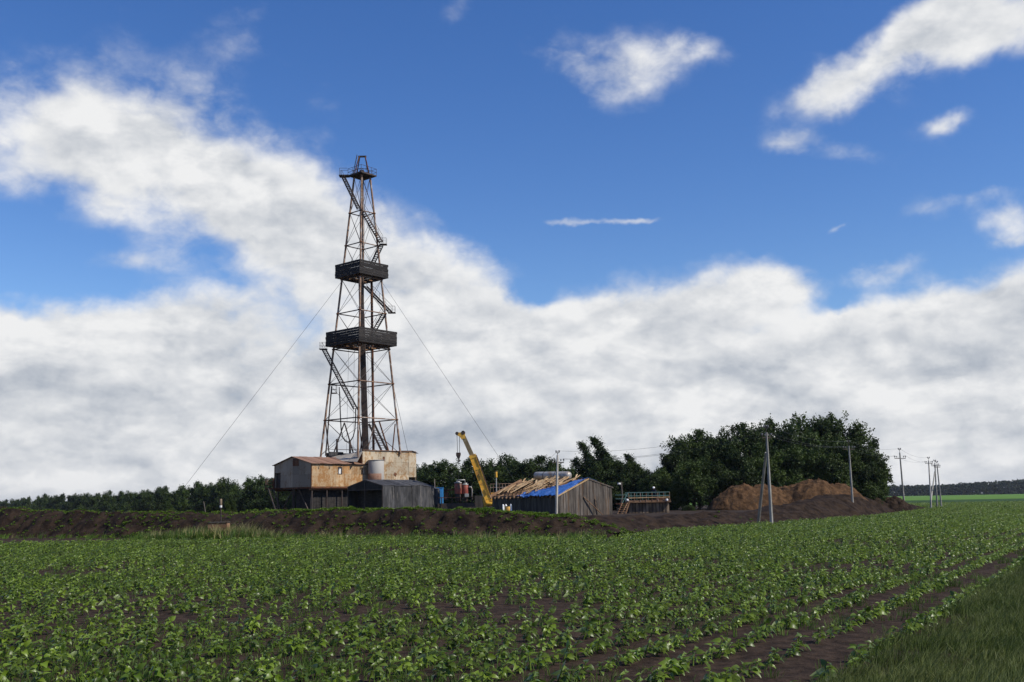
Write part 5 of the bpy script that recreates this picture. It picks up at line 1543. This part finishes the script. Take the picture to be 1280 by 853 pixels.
# verge grass
n = 100000
t = -6 + 90 * rg.uniform(0, 1, n) ** 1.6; s = 26 * rg.uniform(0, 1, n) ** 1.5 - .25
wob = .35 * fbm(t * .25, t * 0 + 3.1, 3, 8)
Pv = EDGE + np.outer(t, ROW) + np.outer(s + wob * np.exp(-np.maximum(s, 0) * .3), ACROSS)
dens_ = np.clip(.22 + s * .5 + .5 * fbm(Pv[:, 0] * .5, Pv[:, 1] * .5, 3, 41), .05, 1)
k_ = in_view(Pv) & (rg.uniform(0, 1, n) < dens_)
Pv, s, t = Pv[k_], s[k_], t[k_]
Zv = .0 + .28 * (1 - np.exp(-np.maximum(s - .4, 0) * .25)) + .05 * fbm(t * .6, s * .6, 3, 5) * np.minimum(np.maximum(s, 0), 1)
tall = np.clip((s - 2.2) / 3.0 + .5 * fbm(Pv[:, 0] * .4, Pv[:, 1] * .4, 2, 43), 0, 1)
u_ = rg.uniform(0, 1, len(s))
pk = np.where(u_ < tall * .55, rg.integers(4, 7, len(s)), rg.integers(0, 4, len(s))); pk = np.where((rg.uniform(0, 1, len(s)) < .06 * tall), 7, pk)
grow('grass', Pv, Zv, rg.uniform(.42, .85, len(s)) * np.interp(Pv[:, 1], [15, 60], [1, 1.6]), pk, GRASS, 'long green grass on the verge at the field edge', 'grass')
# weeds between the crop rows
n = 60000
Pw = np.stack([rg.uniform(-45, 30, n), 11 + 62 * rg.uniform(0, 1, n) ** 1.5], 1)
ac = (Pw - EDGE) @ ACROSS
ph = np.abs(((-ac - 1.62) / .98 + .5) % 1 - .5)
m_ = fbm(Pw[:, 0] * .22, Pw[:, 1] * .22, 3, 51) + .3 * fbm(Pw[:, 0] * 1.1, Pw[:, 1] * 1.1, 2, 52)
left = np.clip((2.5 - Pw[:, 0]) / 7, 0, 1) * np.clip((24 - Pw[:, 1]) / 8, 0, 1)
prob = np.clip(.10 + .45 * m_ + .60 * left * (m_ > -.5) + .10 * (ph > .3), 0.02, .9)
k_ = in_view(Pw) & (ac < -.2) & (toe_dist(Pw, FRONT) > .3) & (rg.uniform(0, 1, n) < prob)
Pw = Pw[k_]
grow('weeds', Pw, .05 * fbm(Pw[:, 0] * .9, Pw[:, 1] * .9, 4, 3) - .035, rg.uniform(.5, 1.2, len(Pw)) * np.interp(Pw[:, 1], [14, 60], [1, 1.5]), rg.integers(0, 4, len(Pw)), FIELD_TUFT, 'low grassy weeds growing between the sunflower rows', 'weeds')
# green growth along the top and on the slopes of the berm
def on_berm(B, n, seed, fn):
    rg = np.random.default_rng(seed)
    i, j = rg.integers(0, B.shape[0], n), rg.integers(0, B.shape[1], n)
    P = B[i, j]; s = i / B.shape[0]; u = j / B.shape[1]
    k = rg.uniform(0, 1, n) < fn(P, s, u)
    return P[k]
def f1(P, s, u):
    px_ = 640 + P[:, 0] / P[:, 1] * 1280
    crest = np.exp(-((s - .50) / .06) ** 2) * np.interp(px_, [200, 330, 350, 690, 720], [.15, .3, .8, .8, .2])
    patch = .03 + np.clip(fbm(P[:, 0] * .22, P[:, 1] * .5 + P[:, 2], 3, 61) * 1.8 - .30 + .30 * np.interp(px_, [350, 470, 620, 660], [0, 1, 1, 0]) * (s < .45), 0, 1) * .22
    return np.clip(crest * 1.1 + patch * .95, 0, 1) * (s < .72)
Pb = on_berm(B1, 60000, 5, f1)
grow('berm_weeds', Pb[:, :2], Pb[:, 2] - .03, np.random.default_rng(2).uniform(.12, .62, len(Pb)), np.random.default_rng(3).integers(0, 4, len(Pb)), WEEDS, 'patchy green weeds on the front berm', 'weeds')
def f2(P, s, u):
    patch = np.clip(fbm(P[:, 0] * .3, P[:, 1] * .3, 3, 66) * 1.2 - .3, 0, 1) * .05
    return patch + (s < .08) * .08
Pb = on_berm(B2, 9000, 6, f2)
grow('berm_weeds', Pb[:, :2], Pb[:, 2] - .03, np.random.default_rng(4).uniform(.3, .8, len(Pb)), np.random.default_rng(5).integers(0, 4, len(Pb)), WEEDS, 'sparse green weeds at the foot of the side berm', 'weeds')
# grassy margin at the berm toe, thickest round the plank box
n = 9000
u_ = rg.uniform(0, 1, n)
A = np.array(FRONT); cum = np.concatenate([[0], np.cumsum(np.linalg.norm(np.diff(A, axis=0), axis=1))])
tt = u_ * cum[-1]; px_, py_ = np.interp(tt, cum, A[:, 0]), np.interp(tt, cum, A[:, 1])
sd = rg.uniform(-.5, 4.2, n)
Pm = np.stack([px_ - .45 * sd, py_ - .87 * sd], 1)
pix = 640 + Pm[:, 0] / Pm[:, 1] * 1280
pr = np.interp(pix, [160, 205, 240, 320, 345, 370, 680, 740], [.02, .5, 1, 1, .5, .12, .12, .5])
k_ = rg.uniform(0, 1, n) < pr
Pm = Pm[k_]
pk = rg.choice([0, 1, 0, 1, 2], len(Pm))
grow('margin_grass', Pm, np.zeros(len(Pm)), rg.uniform(.6, 1.4, len(Pm)) * np.interp(640 + Pm[:, 0] / Pm[:, 1] * 1280, [200, 245, 310, 340], [1, 1.5, 1.5, 1]), pk, BERM_GRASS, 'pale tufted grass along the foot of the berm round the plank box', 'grass')
# green weeds on the pad behind the berm
n = 9000
Pp = np.stack([rg.uniform(-30, 2, n), rg.uniform(84, 134, n)], 1)
front_y = np.interp(Pp[:, 0], A[:, 0], A[:, 1])
k_ = (Pp[:, 1] > front_y + 7) & (rg.uniform(0, 1, n) < .5)
Pp = Pp[k_]
grow('pad_weeds', Pp, np.full(len(Pp), PAD_Z - .02), rg.uniform(.6, 1.5, len(Pp)), rg.integers(0, 4, len(Pp)), WEEDS, 'green weeds covering the drilling pad behind the berm', 'weeds')

# ------------------------------------------------------------------ thin summer haze
hm, HN = new_mat('haze_air')
hv = HN.n('ShaderNodeVolumePrincipled')
hv.inputs['Color'].default_value = (.80, .87, .95, 1); hv.inputs['Density'].default_value = .00005; hv.inputs['Anisotropy'].default_value = .3
ho = HN.n('ShaderNodeOutputMaterial'); HN.put(ho.inputs['Volume'], hv.outputs[0])
MB().box((0, 1500, 28.5), (18600, 21600, 63)).build('haze', 'haze_air')['kind'] = 'stuff'
